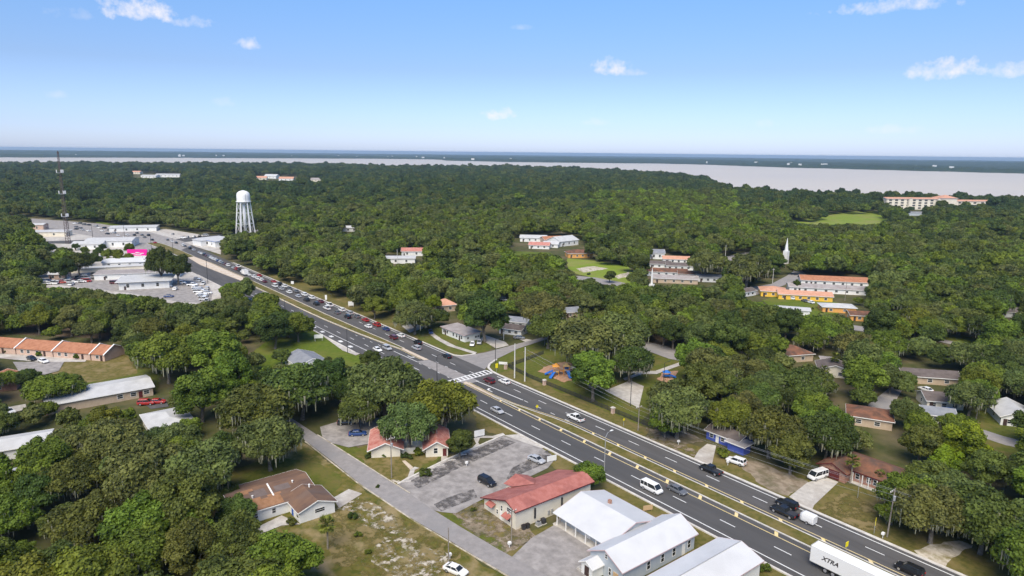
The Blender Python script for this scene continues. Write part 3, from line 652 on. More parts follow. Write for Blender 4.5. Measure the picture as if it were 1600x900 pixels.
# fan palm
def palm(px, py, h, label, R=1.9):
    p = gp(px, py); t = empty('cabbage_palm', p); r = random.Random(int(px)); b = MB()
    b.tube((0, 0, -.1), (.1, .05, h * .5), .2, .17, 8); b.tube((.1, .05, h * .5), (.12, 0, h), .17, .15, 8); b.build('trunk', 'palm_bark', t)
    V = []; Q = []; T = []
    for k in range(58):
        a = r.uniform(0, 2 * pi); e = r.uniform(-.75, 1.2); L = R * r.uniform(.8, 1.05)
        d = Vector((cos(a) * cos(e), sin(a) * cos(e), sin(e))); side = Vector((-sin(a), cos(a), 0)); tint = r.random()
        base = Vector((.12, 0, h)); hub = base + d * L * .5
        for j in range(7):
            f = (j - 3) / 3; dd = (d + side * f * .9 - Vector((0, 0, .25 * abs(f) + .1))).normalized(); tip = hub + dd * L * .55 * (1 - .15 * abs(f)); w = d.cross(dd) if abs(f) > .1 else side
            up = dd.cross(side).normalized() * .02; s2 = side * .11 + Vector((0, 0, .03 * f)); o = len(V)
            m = hub.lerp(tip, .5); V += [hub, m - s2, tip, m + s2 + up]; Q.append((o, o + 1, o + 2, o + 3)); T += [tint] * 4
        o = len(V); V += [base - side * .03, base + side * .03, hub + side * .05, hub - side * .05]; Q.append((o, o + 1, o + 2, o + 3)); T += [tint] * 4
    me = quads_mesh('fronds', [tuple(v) for v in V], Q, T, 'leaf'); o = inst('fronds', me, t); o.color = (1.5, 1.35, 1.2, 1)
    return tag(t, label, 'palm', 'fan palms in the yards')
# ---------------------------------------------------------------- buildings
_wc = {}
def win(parent, side, u, z, w, h, dims, sill=False, name='window', m='glass'):
    """a window set on one wall of a block; dims = (x0, x1, y0, y1)"""
    x0, x1, y0, y1 = dims
    key = (round(w, 2), round(h, 2))
    if key not in _wc:
        f = MB(); t = .09; f.box(-w / 2 - t, -w / 2, -.05, .06, -t, h + t); f.box(w / 2, w / 2 + t, -.05, .06, -t, h + t); f.box(-w / 2, w / 2, -.05, .06, h, h + t); f.box(-w / 2, w / 2, -.05, .06, -t, 0); f.box(-w / 2, w / 2, -.04, .03, h * .5 - .03, h * .5 + .03)
        g = MB(); g.box(-w / 2 + .004, w / 2 - .004, -.02, .05, .004, h - .004)
        _wc[key] = (f.mesh('window'), g.mesh('pane')); _wc[key][0].materials.append(MATS['trim']); _wc[key][1].materials.append(MATS['glass'])
    loc, rz = {'F': ((x0 + u, y0, z), 0), 'B': ((x0 + u, y1, z), pi), 'L': ((x0, y0 + u, z), -pi / 2), 'R': ((x1, y0 + u, z), pi / 2)}[side]
    o = inst(name, _wc[key][0], parent, loc, rz); inst('pane', _wc[key][1], o)
    return o
def door(parent, side, u, w, h, dims, m='door_dark', z=0.0, name='door'):
    x0, x1, y0, y1 = dims; b = MB(); b.box(-w / 2, w / 2, -.06, .05, 0.02, h)
    loc, rz = {'F': ((x0 + u, y0, z), 0), 'B': ((x0 + u, y1, z), pi), 'L': ((x0, y0 + u, z), -pi / 2), 'R': ((x1, y0 + u, z), pi / 2)}[side]
    o = b.build(name, m, parent); o.location = loc; o.rotation_euler = (0, 0, rz)
    k = MB(); k.box(w / 2 - .16, w / 2 - .08, -.12, -.06, h * .45, h * .45 + .1); k.build('handle', 'steel', o)
    return o
def block(parent, x0, x1, y0, y1, h, rise, wall, roof, ridge='x', kind='gable', ov=.5, trim='trim', zb=0.0, gable_m=None, peak=None, hl=None):
    """walls plus a roof with overhang. ridge along x or y; peak shifts the ridge line; hl = eave height on the low-coordinate side"""
    flip = ridge == 'y'
    if flip: a0, a1, c0, c1 = y0, y1, x0, x1
    else: a0, a1, c0, c1 = x0, x1, y0, y1
    pk = (c0 + c1) / 2 if peak is None else peak
    hl = h if hl is None else hl; top = max(h, hl) + rise
    def P(a, c, z): return (c, a, z) if flip else (a, c, z)
    b = MB()
    if kind == 'gable':
        v = []
        for a in (a0, a1): v += [P(a, c0, zb), P(a, c1, zb), P(a, c1, h - .05), P(a, pk, top - .09), P(a, c0, hl - .05)]
        b.add(v, [(0, 1, 2, 3, 4), (9, 8, 7, 6, 5), (0, 4, 9, 5), (1, 6, 7, 2), (0, 5, 6, 1)])
    else: b.box(min(x0, x1), max(x0, x1), y0, y1, zb, h - .02)
    wo = b.build('wall', wall, parent); fix_normals(wo.data)
    b = MB(); t = .14
    def slab(pts):
        n = len(pts); b.add([*pts, *[(p[0], p[1], p[2] - t) for p in pts]], [tuple(range(n)), tuple(range(2 * n - 1, n - 1, -1))] + [(k, n + k, n + (k + 1) % n, (k + 1) % n) for k in range(n)])
    def zat(c, side):
        return (hl + (top - hl) * (c - c0) / (pk - c0)) if side < 0 else (h + (top - h) * (c1 - c) / (c1 - pk))
    e0, e1 = a0 - ov, a1 + ov; d0, d1 = c0 - ov, c1 + ov; T = t
    if kind == 'gable':
        slab([P(e0, d0, zat(d0, -1) + T), P(e1, d0, zat(d0, -1) + T), P(e1, pk, top + T), P(e0, pk, top + T)])
        slab([P(e0, pk + .002, top + T), P(e1, pk + .002, top + T), P(e1, d1, zat(d1, 1) + T), P(e0, d1, zat(d1, 1) + T)])
    elif kind == 'hip':
        s = (c1 - c0) / 2; r0, r1 = min(a0 + s, (a0 + a1) / 2 - .2), max(a1 - s, (a0 + a1) / 2 + .2); ze = h
        A, B_, Cc, D = P(e0, d0, ze + T), P(e1, d0, ze + T), P(e1, d1, ze + T), P(e0, d1, ze + T); R0, R1 = P(r0, pk, top + T), P(r1, pk, top + T)
        v = [A, B_, Cc, D, R0, R1] + [(p[0], p[1], ze) for p in (A, B_, Cc, D)]
        b.add(v, [(0, 1, 5, 4), (1, 2, 5), (2, 3, 4, 5), (3, 0, 4), (9, 8, 7, 6), (0, 6, 7, 1), (1, 7, 8, 2), (2, 8, 9, 3), (3, 9, 6, 0)])
    else:
        slab([P(e0, d0, h + T), P(e1, d0, h + T), P(e1, d1, h + rise + T), P(e0, d1, h + rise + T)])
    ro = b.build('roof', roof, parent); fix_normals(ro.data)
    if trim:
        b = MB(); q = .05
        if kind == 'gable':
            for e, s in ((e0, -1), (e1, 1)):
                for (ca, za, cb, zb_) in ((d0, zat(d0, -1), pk, top), (pk, top, d1, zat(d1, 1))):
                    lo = [P(e, ca, za - .06), P(e + s * q, ca, za - .06), P(e + s * q, cb, zb_ - .06), P(e, cb, zb_ - .06)]
                    b.hexa(lo, [(p[0], p[1], p[2] + .22) for p in lo])
            zz0, zz1 = zat(d0, -1), zat(d1, 1)
        else: zz0 = zz1 = h
        if kind == 'flat': zz1 = h + rise
        for dd, s, z in ((d0, -1, zz0), (d1, 1, zz1)):
            lo = [P(e0 - q, dd, z - .06), P(e1 + q, dd, z - .06), P(e1 + q, dd + s * q, z - .06), P(e0 - q, dd + s * q, z - .06)]
            b.hexa(lo, [(p[0], p[1], p[2] + .2) for p in lo])
        if kind != 'gable':
            for e, s in ((e0, -1), (e1, 1)):
                lo = [P(e, d0, zz0 - .06), P(e + s * q, d0, zz0 - .06), P(e + s * q, d1, zz1 - .06), P(e, d1, zz1 - .06)]
                b.hexa(lo, [(p[0], p[1], p[2] + .2) for p in lo])
        fo = b.build('fascia', trim, ro); fix_normals(fo.data)
    return wo, ro
def house(name, label, cat, x, y, rz=0.0, z=0.0, group=None):
    return tag(empty(name, (x, y, z), rz), label, cat, group)
LAND = []                                    # landmarks that tree labels may name: (short name, px, py)
def landmark(n, px, py): LAND.append((n, px, py))

# red roofed office with uneven gable
h1 = house('office_building', 'cream office with red metal roof and small cross gable beside parking lot', 'building', 0, 0)
D1 = (68.9, 79.6, -50.0, -29.5)
block(h1, *D1, 4.4, 1.0, 'cream_wall', 'red_metal_roof', 'y', peak=77.0, hl=2.5, trim='door_maroon', ov=.6)
b = MB(); v = [(66.8, -43.4, 2.75), (66.8, -36.6, 2.75), (66.8, -40, 4.1), (73.4, -40, 4.35), (69.6, -43.2, 3.1), (69.6, -36.8, 3.1)]
b.add(v, [(0, 2, 3, 4), (2, 1, 5, 3), (0, 1, 2), (0, 4, 3, 5, 1)]); o = b.build('cross_gable', 'red_metal_roof', h1); fix_normals(o.data)
b = MB(); b.box(67.2, 68.9, -43, -37, 0, 2.7); b.build('porch_wall', 'cream_wall', h1)
win(h1, 'F', 1.6, 1.0, 1.5, .8, D1); win(h1, 'F', 4.6, .9, .5, .9, D1); win(h1, 'F', 6.1, 2.2, .5, 1.1, D1); win(h1, 'F', 8.6, 3.0, 1.5, .8, D1); win(h1, 'F', 8.4, .9, 1.2, .8, D1); door(h1, 'F', 5.9, .9, 2.0, D1, 'trim')
for u in (4.9, 12.2): o = MB().box(79.6, 79.75, -50 + u - .2, -50 + u + .2, 1.0, 3.2).build('vent_pipe', 'dark_metal', h1)
for u in (8.6, 9.5): MB().box(79.6, 79.8, -50 + u - .25, -50 + u + .25, .6, 1.5).build('meter_box', 'steel', h1)
for (u, zz) in ((3.0, 2.2), (8.4, 2.0)):
    b = MB(); b.hexa([(D1[0] + u - 1.1, -51.2, zz), (D1[0] + u + 1.1, -51.2, zz), (D1[0] + u + 1.1, -50, zz + .5), (D1[0] + u - 1.1, -50, zz + .5)], [(D1[0] + u - 1.1, -51.2, zz + .1), (D1[0] + u + 1.1, -51.2, zz + .1), (D1[0] + u + 1.1, -50, zz + .6), (D1[0] + u - 1.1, -50, zz + .6)]); b.build('awning', 'red_metal_roof', h1)
for k, (x, y, lab) in enumerate(((80.9, -45.2, 'squat grey air conditioner on slab against cream wall'), (80.9, -43.9, 'taller dark air conditioner on slab against cream wall'), (80.9, -37.0, 'grey air conditioner nearest the white metal roof'))):
    t = house('air_conditioner', lab, 'air conditioner', x, y, group='units along the cream wall'); MB().box(-.55, .55, -.55, .55, 0, .1).build('slab', 'concrete', t); MB().box(-.42, .42, -.42, .42, .1, .85 + .25 * k % .5).build('casing', 'galvanised' if k != 1 else 'dark_metal', t); MB().lathe([(.34, .9 + .25 * k % .5), (.34, .94 + .25 * k % .5), (.1, .95 + .25 * k % .5)], 12).build('fan_guard', 'dark_metal', t)
for x, y, lab in ((80.4, -48.6, 'dark wheeled bin at the corner of the cream office'), (80.5, -47.7, 'dark wheeled bin further from the cream office corner')):
    t = house('wheeled_bin', lab, 'bin', x, y, group='bins by the office'); b = MB(); b.hexa([(-.28, -.3, .08), (.28, -.3, .08), (.28, .3, .08), (-.28, .3, .08)], [(-.35, -.38, 1.0), (.35, -.38, 1.0), (.35, .38, 1.0), (-.35, .38, 1.0)]); b.build('body', 'dark_metal', t); MB().box(-.37, .37, -.4, .42, 1.0, 1.08).build('lid', 'black_print', t); MB().tube((-.3, .36, .1), (.3, .36, .1), .1, n=10).build('wheel', 'tyre', t)
landmark('red-roofed cream office', 825, 765)

# white metal roofed building: porch wing plus gabled hall
h2 = house('metal_roof_hall', 'grey sided hall with white metal roofs, porch wing and entry gable', 'building', 0, 0)
W2 = (82.6, 97.0, -40.6, -28.4)
block(h2, *W2, 2.9, 1.7, 'grey_siding', 'white_metal_roof', 'x', peak=-34.8, ov=.4, trim='pink_trim')
b = MB(); v = [(82.2, -42.6, 2.45), (96.6, -42.6, 2.45), (96.6, -40.9, 2.98), (82.2, -40.9, 2.98)]; b.hexa(v, [(p[0], p[1], p[2] + .12) for p in v]); b.build('porch_roof', 'white_metal_roof', h2)
for x in (83.2, 85.8, 88.6, 91.4, 94.2, 96.3): MB().box(x - .09, x + .09, -42.3, -42.12, .15, 2.5).build('porch_post', 'trim', h2)
MB().box(82.2, 97, -42.5, -40.62, 0, .16).build('porch_slab', 'concrete', h2)
for u in (2.2, 5.0, 11.2): win(h2, 'F', u, 1.0, 1.1, 1.2, W2)
door(h2, 'F', 8.0, 1.0, 2.1, W2, 'trim', z=.16)
b = MB(); b.box(88.3, 88.9, -33.2, -32.6, 3.5, 5.0); b.build('chimney', 'brick_wall', h2)
G2 = (97.2, 105.0, -46.6, -26.8)
block(h2, *G2, 3.3, 2.0, 'grey_siding', 'white_metal_roof', 'y', ov=.45, trim='pink_trim')
for u in (1.6, 6.0, 9.2, 13.0): win(h2, 'R', 19.8 - u, .9, .8, 1.5, G2)
door(h2, 'R', 19.8 - 3.2, .9, 2.2, G2, 'trim')
win(h2, 'F', 3.9, 3.6, .5, .8, G2)
MB().box(103.0, 104.1, -46.75, -46.6, .9, 2.1).build('boarded_window', 'plywood', h2); win(h2, 'F', 4.9, .9, .5, 1.3, G2)
E2 = (97.6, 100.4, -49.2, -46.6)
block(h2, *E2, 2.3, .8, 'white_wall', 'white_metal_roof', 'y', ov=.35, trim='trim'); door(h2, 'F', 1.4, 1.1, 2.0, E2, 'door_dark')
MB().box(96.4, 97.5, -49.2, -47.5, 0, .5).build('step', 'concrete', h2)
landmark('porch wing of the metal roofed hall', 940, 790)
h3 = house('metal_roof_shed', 'white metal gabled shed at the bottom edge beside the highway', 'building', 0, 0)
G3 = (109.0, 117.6, -46.0, -24.8)
block(h3, *G3, 3.3, 1.4, 'white_wall', 'white_metal_roof', 'y', ov=.45, trim='pink_trim')
MB().box(113.24, 113.36, -46.4, -24.4, 4.83, 4.93).build('ridge_cap', 'steel', h3)
for u in (3, 9): win(h3, 'R', u, 1.0, 1.0, 1.2, G3); win(h3, 'L', u, 1.0, 1.0, 1.2, G3)
win(h3, 'F', 4.3, 1, 1.2, 1.2, G3)
# white house, brown patched roof
h4 = house('white_house', 'white house with patched brown shingle roof and blue front door', 'house', 0, 0)
M4 = (33.6, 46.0, -93.6, -77.4); Wg = (46.0, 51.8, -83.2, -75.8)
block(h4, *M4, 2.65, 1.45, 'white_wall', 'brown_shingle', 'y', ov=.5, peak=39.0); block(h4, 44.2, Wg[1], Wg[2], Wg[3], 2.66, 1.35, 'white_wall', 'brown_shingle', 'x', ov=.5)
for u, w in ((1.6, 1.2), (3.2, 1.5), (7.2, .7)): win(h4, 'R', u, .9, w, 1.0, M4)
win(h4, 'R', 4.2, 1.3, 2.0, .8, Wg)
win(h4, 'F', 4.6, .8, 1.1, 1.1, Wg); door(h4, 'F', 1.8, .95, 2.05, Wg, 'door_blue')
MB().box(46.0, 46.12, -91.4, -90.6, .5, 2.0).build('boarded_window', 'plywood', h4)
for x, y, z in ((42.3, -89.4, 3.4), (41.0, -80.6, 3.6), (45.4, -78.6, 3.9)): MB().lathe([(.16, z), (.16, z + .55), (.22, z + .56), (.22, z + .68), (.05, z + .72)], 8, (x, y)).build('roof_vent', 'trim', h4)
b = MB(); v = [(39.4, -85.6, 4.25), (43.4, -85.6, 3.25), (43.4, -85.3, 3.25), (39.4, -85.3, 4.25)]; b.hexa([(p[0], p[1], p[2] - .02) for p in v], [(p[0], p[1], p[2] + .12) for p in v]); b.build('roof_batten', 'trim', h4)
def roof_patch(x0, x1, y0, y1, m):          # patches on the slope that runs down from x = 39 to the eave at 46
    zz = lambda x: 2.65 + 1.45 * (46 - x) / 7 + .14
    b = MB(); b.hexa([(x0, y0, zz(x0) + .002), (x1, y0, zz(x1) + .002), (x1, y1, zz(x1) + .002), (x0, y1, zz(x0) + .002)], [(x0, y0, zz(x0) + .022), (x1, y0, zz(x1) + .022), (x1, y1, zz(x1) + .022), (x0, y1, zz(x0) + .022)]); b.build('roof_patch', m, h4)
for q in ((42.6, 46.3, -93.2, -88.0, 'patch_orange'), (43.4, 46.2, -88.0, -84.2, 'patch_orange'), (40.6, 42.4, -84.6, -81.4, 'patch_grey'), (40.2, 42.6, -89.6, -86.4, 'patch_grey'), (39.4, 40.6, -92.0, -88.6, 'patch_orange'), (42.7, 43.35, -86.6, -83.8, 'patch_orange')): roof_patch(*q)
landmark('white house with blue door', 430, 770)
# tile roofed clinic of three pavilions
h5 = house('tile_roof_office', 'low cream office of red tiled pavilions half hidden under big oak', 'building', *gp(580.2, 716).xy, rz=atan2((gp(625.4, 713.6) - gp(580.2, 716)).y, (gp(625.4, 713.6) - gp(580.2, 716)).x))
Pv = (0, 7.0, 0, 11.5)
block(h5, *Pv, 2.5, 1.5, 'cream_wall', 'red_tile', 'y', ov=.9)
block(h5, 13.2, 18.6, -1.2, 9.5, 2.6, 1.6, 'cream_wall', 'red_tile', 'y', ov=.8); win(h5, 'F', 2.4, 1.0, .9, 1.3, (13.2, 18.6, -1.2, 9.5)); door(h5, 'F', 4.6, .9, 2.1, (13.2, 18.6, -1.2, 9.5), 'door_maroon')
block(h5, 5.5, 12.0, 22, 29, 2.6, 1.5, 'cream_wall', 'red_tile', 'x', ov=.8)
block(h5, 7.0, 13.2, 4.0, 8.0, 2.3, .4, 'cream_wall', 'flat_roof', kind='flat', ov=.1, trim=None)
MB().box(7.2, 13.0, 1.2, 1.45, 0, 1.6).build('courtyard_wall', 'cream_wall', h5)
landmark('red tiled office', 640, 690)
# brick house
h6 = house('brick_house', 'red brick ranch house with rusty brown roof and garage', 'house', 0, 0)
B6 = (103.6, 121.5, 25.4, 34.5)
block(h6, *B6, 2.7, 2.0, 'brick_wall', 'rust_shingle', 'x', kind='hip', ov=.7, trim='door_maroon')
Gr = (103.0, 109.2, 22.6, 25.4)
block(h6, Gr[0], Gr[1], Gr[2], 29.5, 2.6, 1.3, 'brick_wall', 'rust_shingle', 'y', ov=.6, trim='door_maroon')
MB().box(103.8, 107.8, 22.54, 22.62, .02, 2.2).build('garage_door', 'door_maroon', h6)
for u in (7.0, 9.6, 11.0, 12.6): win(h6, 'F', u, .9, .8, 1.2, B6)
for x in (110.0, 112.2, 113.6, 115.4): MB().box(x - .08, x + .08, 24.3, 24.46, 0, 2.6).build('porch_post', 'trim', h6)
MB().box(109.3, 118, 24.0, 25.38, 0, .14).build('porch_slab', 'concrete', h6)
landmark('red brick house', 1335, 725)
h7 = house('flat_roof_duplex', 'white duplex with nearly flat brownish roof by the highway junction', 'house', 0, 0)
B7 = (-56.4, -39.8, 18.0, 25.4)
block(h7, *B7, 2.9, .35, 'white_wall', 'flat_roof', kind='flat', ov=.6, trim='pink_trim')
for u in (1.5, 4.0, 8.5, 11.0, 14.5): win(h7, 'F', u, .9, 1.1, 1.2, B7)
for u in (2.6, 13.0): door(h7, 'F', u, .9, 2.05, B7)
for u in (1.6, 5.4, 6.6): win(h7, 'R', u, 1.1, 1.0, .8, B7)
landmark('white flat-roofed duplex', 720, 520)
# row house with orange roofs
a, c = gp(0, 552), gp(133, 562.5); dv = (c - a); L8 = dv.length
h8 = house('orange_roof_row', 'long brick row house with stepped orange roofs and white party walls', 'building', a.x, a.y, rz=atan2(dv.y, dv.x))
segs = [(-30, -14), (-13.7, .0), (.3, 12.0), (12.3, 24.6), (24.9, 37.5), (37.8, 44.0)]
segs = [(-28, -11), (-10.6, 6.8), (7.2, 22.6), (23.0, 38.2), (38.6, 44.0)]
for k, (s0, s1) in enumerate(segs):
    wl_, rf_ = block(h8, s0, s1, 0, 9.5, 2.5, 2.0, 'pink_wall', 'orange_tile', 'x', ov=.35, trim=None)
    b = MB(); e = s1 + .2
    for (ya, za, yb, zb2) in ((-.6, 2.35, 4.75, 4.85), (4.75, 4.85, 10.1, 2.35)):
        lo = [(e - .22, ya, za), (e + .22, ya, za), (e + .22, yb, zb2), (e - .22, yb, zb2)]; b.hexa(lo, [(p[0], p[1], p[2] + .28) for p in lo])
    b.build('party_parapet', 'trim', h8)
    for u in (2.5, 5.2, 9.0):
        if s0 + u < s1 - 1: win(h8, 'F', u, .9, 1.2, 1.1, (s0, s1, 0, 9.5))
    door(h8, 'F', min(s1 - s0 - 1.3, 12), .9, 2.05, (s0, s1, 0, 9.5), 'door_dark')
landmark('orange-roofed row house', 90, 540)
h9 = house('white_roof_row', 'long low building with white sheet roof behind left trees', 'building', 0, 0)
B9 = (-58.8, -46.0, -118.4, -91.6)
block(h9, *B9, 2.8, 1.0, 'tan_wall', 'pale_roof', 'y', ov=.5)
for u in (18, 21.5, 25): win(h9, 'R', u, .9, 1.4, 1.1, B9)
door(h9, 'R', 23.4, 1.0, 2.05, B9, 'door_maroon'); MB().box(-58.9, -45.9, -118.9, -118.42, 0, 2.6).build('brick_end', 'brick_wall', h9)
landmark('long white-roofed building', 150, 605)
h10 = house('pale_hip_house', 'low house with pale hip roof beside two red cars', 'house', 0, 0)
block(h10, -22.5, -8.0, -98.5, -88.6, 2.8, 1.4, 'cream_wall', 'pale_roof', 'x', kind='hip', ov=.6); win(h10, 'R', 3, .9, 1.2, 1.1, (-22.5, -8, -98.5, -88.6)); win(h10, 'F', 4, .9, 1.2, 1.1, (-22.5, -8, -98.5, -88.6))
landmark('pale hip-roofed house', 262, 655)
h11 = house('blue_roof_house', 'house with blue grey shingle roof on bright lawn', 'house', 0, 0)
block(h11, -53.5, -40.5, -48.5, -38.5, 2.7, 1.7, 'white_wall', 'grey_shingle', 'x', ov=.5); block(h11, -40.4, -35.5, -50, -43, 2.4, .3, 'white_wall', 'pale_roof', kind='flat', ov=.2)
win(h11, 'F', 3, .9, 1.3, 1.1, (-53.5, -40.5, -48.5, -38.5)); win(h11, 'R', 8, .9, 1.0, 1.1, (-53.5, -40.5, -48.5, -38.5))
landmark('blue-grey roofed house', 475, 560)
h12 = house('blue_house', 'small blue house with weathered tin roof under the power lines', 'house', 0, 0)
B12 = (74.5, 84.0, 18.0, 24.5)
block(h12, *B12, 2.5, 1.1, 'blue_wall', 'dark_shingle', 'x', ov=.5); block(h12, 82, 86.6, 16.6, 19.6, 2.3, .35, 'blue_wall', 'flat_roof', kind='flat', ov=.6)
for u in (1.6, 5.0): win(h12, 'F', u, .9, 1.0, 1.0, B12)
door(h12, 'F', 3.4, .9, 2.0, B12, 'trim')
landmark('blue house', 1130, 685)

def simple(name, label, px, py, w, d, h, rise, wall, roof, rz, kind='gable', nwin=3, ridge='x', lm=None, trim='trim', cat='house', ov=.5, group=None):
    """a house whose front wall centre stands at a photo pixel; rz turns it from facing the camera"""
    p = gp(px, py); base = YAW - pi / 2
    t = house(name, label, cat, p.x, p.y, base + rz, group=group)
    dm = (-w / 2, w / 2, 0, d)
    block(t, *dm, h, rise, wall, roof, ridge, kind, ov, trim)
    for k in range(nwin): win(t, 'F', w * (k + .6) / (nwin + .4), .32 * h, min(1.3, w / nwin * .5), .4 * h, dm)
    if nwin: door(t, 'F', w * .12 if nwin > 1 else w * .2, .95, min(2.05, h * .78), dm)
    win(t, 'R', d * .5, .32 * h, 1.0, .4 * h, dm); win(t, 'L', d * .5, .32 * h, 1.0, .4 * h, dm)
    if lm: landmark(lm, px, py - 8)
    return t
R_ = radians
simple('roadside_house', 'white house with grey roof at the corner behind duplex', 803, 512, 11, 8, 2.7, 1.2, 'white_wall', 'grey_shingle', R_(-20), nwin=3, lm='white corner house')
simple('roadside_house', 'small white house with brown roof nearest the side street', 797, 523, 10, 7, 2.5, 1.2, 'white_wall', 'dark_shingle', R_(-25), nwin=3)
simple('tan_house', 'tan gabled house mostly hidden by trees left of the duplex', 699, 487, 9, 8, 3.0, 2.4, 'tan_wall', 'salmon_roof', R_(25), 'hip', nwin=2)
simple('pink_house', 'pink walled house with grey roof behind the side street oak', 899, 496, 10, 8, 2.7, 1.3, 'pink_wall', 'grey_shingle', R_(20), nwin=2, lm='pink house')
simple('brown_house', 'house with broad dark brown roof among trees right of park', 1246, 566, 13, 11, 2.7, 2.2, 'tan_wall', 'rust_shingle', R_(15), 'hip', nwin=2, lm='broad brown-roofed house')
simple('taupe_house', 'house with taupe gable roof and grey carport in the trees', 1304, 590, 10, 9, 2.7, 1.6, 'cream_wall', 'dark_shingle', R_(-18), nwin=2, ridge='y', lm='taupe gabled house')
simple('shed', 'small dark flat shed behind the taupe gabled house', 1296, 574, 5, 4, 2.4, .2, 'tan_wall', 'flat_roof', R_(-15), 'flat', nwin=1, cat='shed')
simple('maroon_house', 'house with faded maroon roof below the small cul-de-sac', 1358, 668, 11, 9, 2.6, 1.8, 'tan_wall', 'rust_shingle', R_(-25), 'hip', nwin=2, lm='maroon-roofed house')
simple('long_brown_house', 'long low brown house with carport and white car', 1455, 601, 17, 8, 2.6, 1.4, 'tan_wall', 'dark_shingle', R_(-12), nwin=3, lm='long low brown house')
simple('cream_house', 'small cream house with brown gable and blue boat outside', 1476, 640, 10, 8, 2.6, 1.5, 'cream_wall', 'dark_shingle', R_(-10), nwin=3, lm='cream gabled house')
simple('grey_roof_garage', 'grey roofed garage behind the yellow green tree', 1466, 662, 8, 7, 2.5, 1.2, 'white_wall', 'grey_shingle', R_(-20), nwin=1, cat='garage')
simple('white_cottage', 'white cottage with pale grey gable roof at right edge', 1592, 668, 9, 11, 2.8, 2.0, 'white_wall', 'pale_roof', R_(-18), nwin=2, ridge='y', lm='white cottage at right edge')
simple('garden_shed', 'small cream garden shed near the white cottage', 1566, 641, 5, 3.5, 2.2, .5, 'cream_wall', 'tan_wall', R_(-8), nwin=0, cat='shed')
simple('dark_house', 'dark roofed house with white porch far right in the woods', 1578, 496, 10, 8, 2.7, 1.2, 'white_wall', 'dark_shingle', R_(-5), nwin=2)
# yellow terrace and neighbours
simple('yellow_terrace', 'long yellow house with salmon roof across the lawn', 1258, 470, 26, 9, 2.9, 1.5, 'yellow_wall', 'salmon_roof', R_(-14), nwin=6, lm='long yellow house')
simple('yellow_house', 'shorter yellow house with hipped salmon roof next to street', 1209, 464, 13, 12, 2.9, 1.8, 'yellow_wall', 'salmon_roof', R_(-14), 'hip', nwin=3)
simple('orange_roof_terrace', 'white terrace with long bright orange roof', 1318, 448, 46, 10, 3.0, 2.0, 'white_wall', 'orange_tile', R_(-12), nwin=9, lm='orange-roofed white terrace', cat='building')
simple('grey_roof_terrace', 'white and blue terrace with taupe roof below the orange roof', 1300, 459, 44, 9, 2.8, 1.4, 'white_wall', 'flat_roof', R_(-13), nwin=8, cat='building')
simple('pale_roof_house', 'white roofed house with orange walls by the lower lawn', 1311, 489, 15, 9, 2.6, 1.1, 'orange_wall', 'pale_roof', R_(-10), 'hip', nwin=2, lm='white-roofed orange house')
simple('flat_white_house', 'low building with plain pale sheet roof above the tree tops', 1238, 492, 15, 7, 2.5, .5, 'white_wall', 'pale_roof', R_(-18), nwin=2)
simple('orange_cottage', 'small orange cottage with brown roof behind oak', 1345, 502, 9, 8, 2.7, 1.2, 'orange_wall', 'rust_shingle', R_(-10), nwin=1)
simple('white_bungalow', 'white bungalow at the street bend left of yellow house', 1170, 463, 12, 7, 2.6, 1.1, 'white_wall', 'dark_shingle', R_(35), nwin=3)
# houses round the small court
simple('terrace_block', 'long brown roofed terrace nearest the white obelisk post', 1054, 443, 26, 9, 2.8, 1.4, 'tan_wall', 'flat_roof', R_(-10), nwin=5, lm='brown terrace by the white post', cat='building')
simple('terrace_block', 'red brown roofed terrace with porch behind the long terrace', 1042, 432, 24, 9, 2.8, 1.6, 'white_wall', 'rust_shingle', R_(-10), nwin=5, cat='building')
simple('brick_bungalow', 'salmon bungalow with red brown roof right of terrace', 1077, 436, 13, 9, 3.0, 1.4, 'pink_wall', 'rust_shingle', R_(-10), nwin=3)
simple('white_villa', 'white villa with taupe roof, right of the pair', 1062, 422, 17, 9, 2.8, 1.4, 'white_wall', 'dark_shingle', R_(-8), nwin=4)
simple('white_villa', 'white villa with taupe roof, left of the pair', 1031, 419, 14, 9, 2.8, 1.4, 'white_wall', 'dark_shingle', R_(-8), nwin=3)
simple('white_villa', 'long white villa with salmon roof behind the other villas', 1066, 412, 26, 9, 3.0, 1.5, 'white_wall', 'salmon_roof', R_(-8), nwin=6)
simple('solar_house', 'white house with blue roof panel behind the villas', 1027, 405, 10, 9, 4.5, 2.0, 'white_wall', 'grey_shingle', R_(-5), nwin=2)
simple('silver_roof_house', 'white and grey house under the two big oaks', 1112, 441, 16, 8, 2.8, 1.1, 'white_wall', 'grey_shingle', R_(-8), nwin=4)
simple('orange_bungalow', 'orange bungalow with maroon hip roof above the green field', 907, 403, 18, 11, 3.2, 2.2, 'orange_wall', 'rust_shingle', R_(8), 'hip', nwin=4, lm='orange bungalow')
simple('white_barn', 'large white house with white roof beyond orange bungalow', 890, 384, 20, 16, 4.2, 3.0, 'white_wall', 'pale_roof', R_(40), nwin=3, lm='large white house')
simple('orange_roof_house', 'house with orange roof between two white houses', 866, 380, 17, 12, 3.0, 2.2, 'pink_wall', 'orange_tile', R_(20), nwin=3)
simple('white_house_row', 'white house with white roof leftmost of the hillside row', 833, 378, 22, 11, 3.4, 1.8, 'white_wall', 'pale_roof', R_(-5), nwin=4)
simple('red_roof_house', 'house with red brown roof in front of the white ones', 842, 389, 16, 9, 3.0, 1.8, 'white_wall', 'red_tile', R_(-10), nwin=3)
simple('pale_house', 'pale house with light roof between the red and white roofs', 860, 387, 12, 9, 3.0, 1.6, 'white_wall', 'pale_roof', R_(-15), nwin=2)
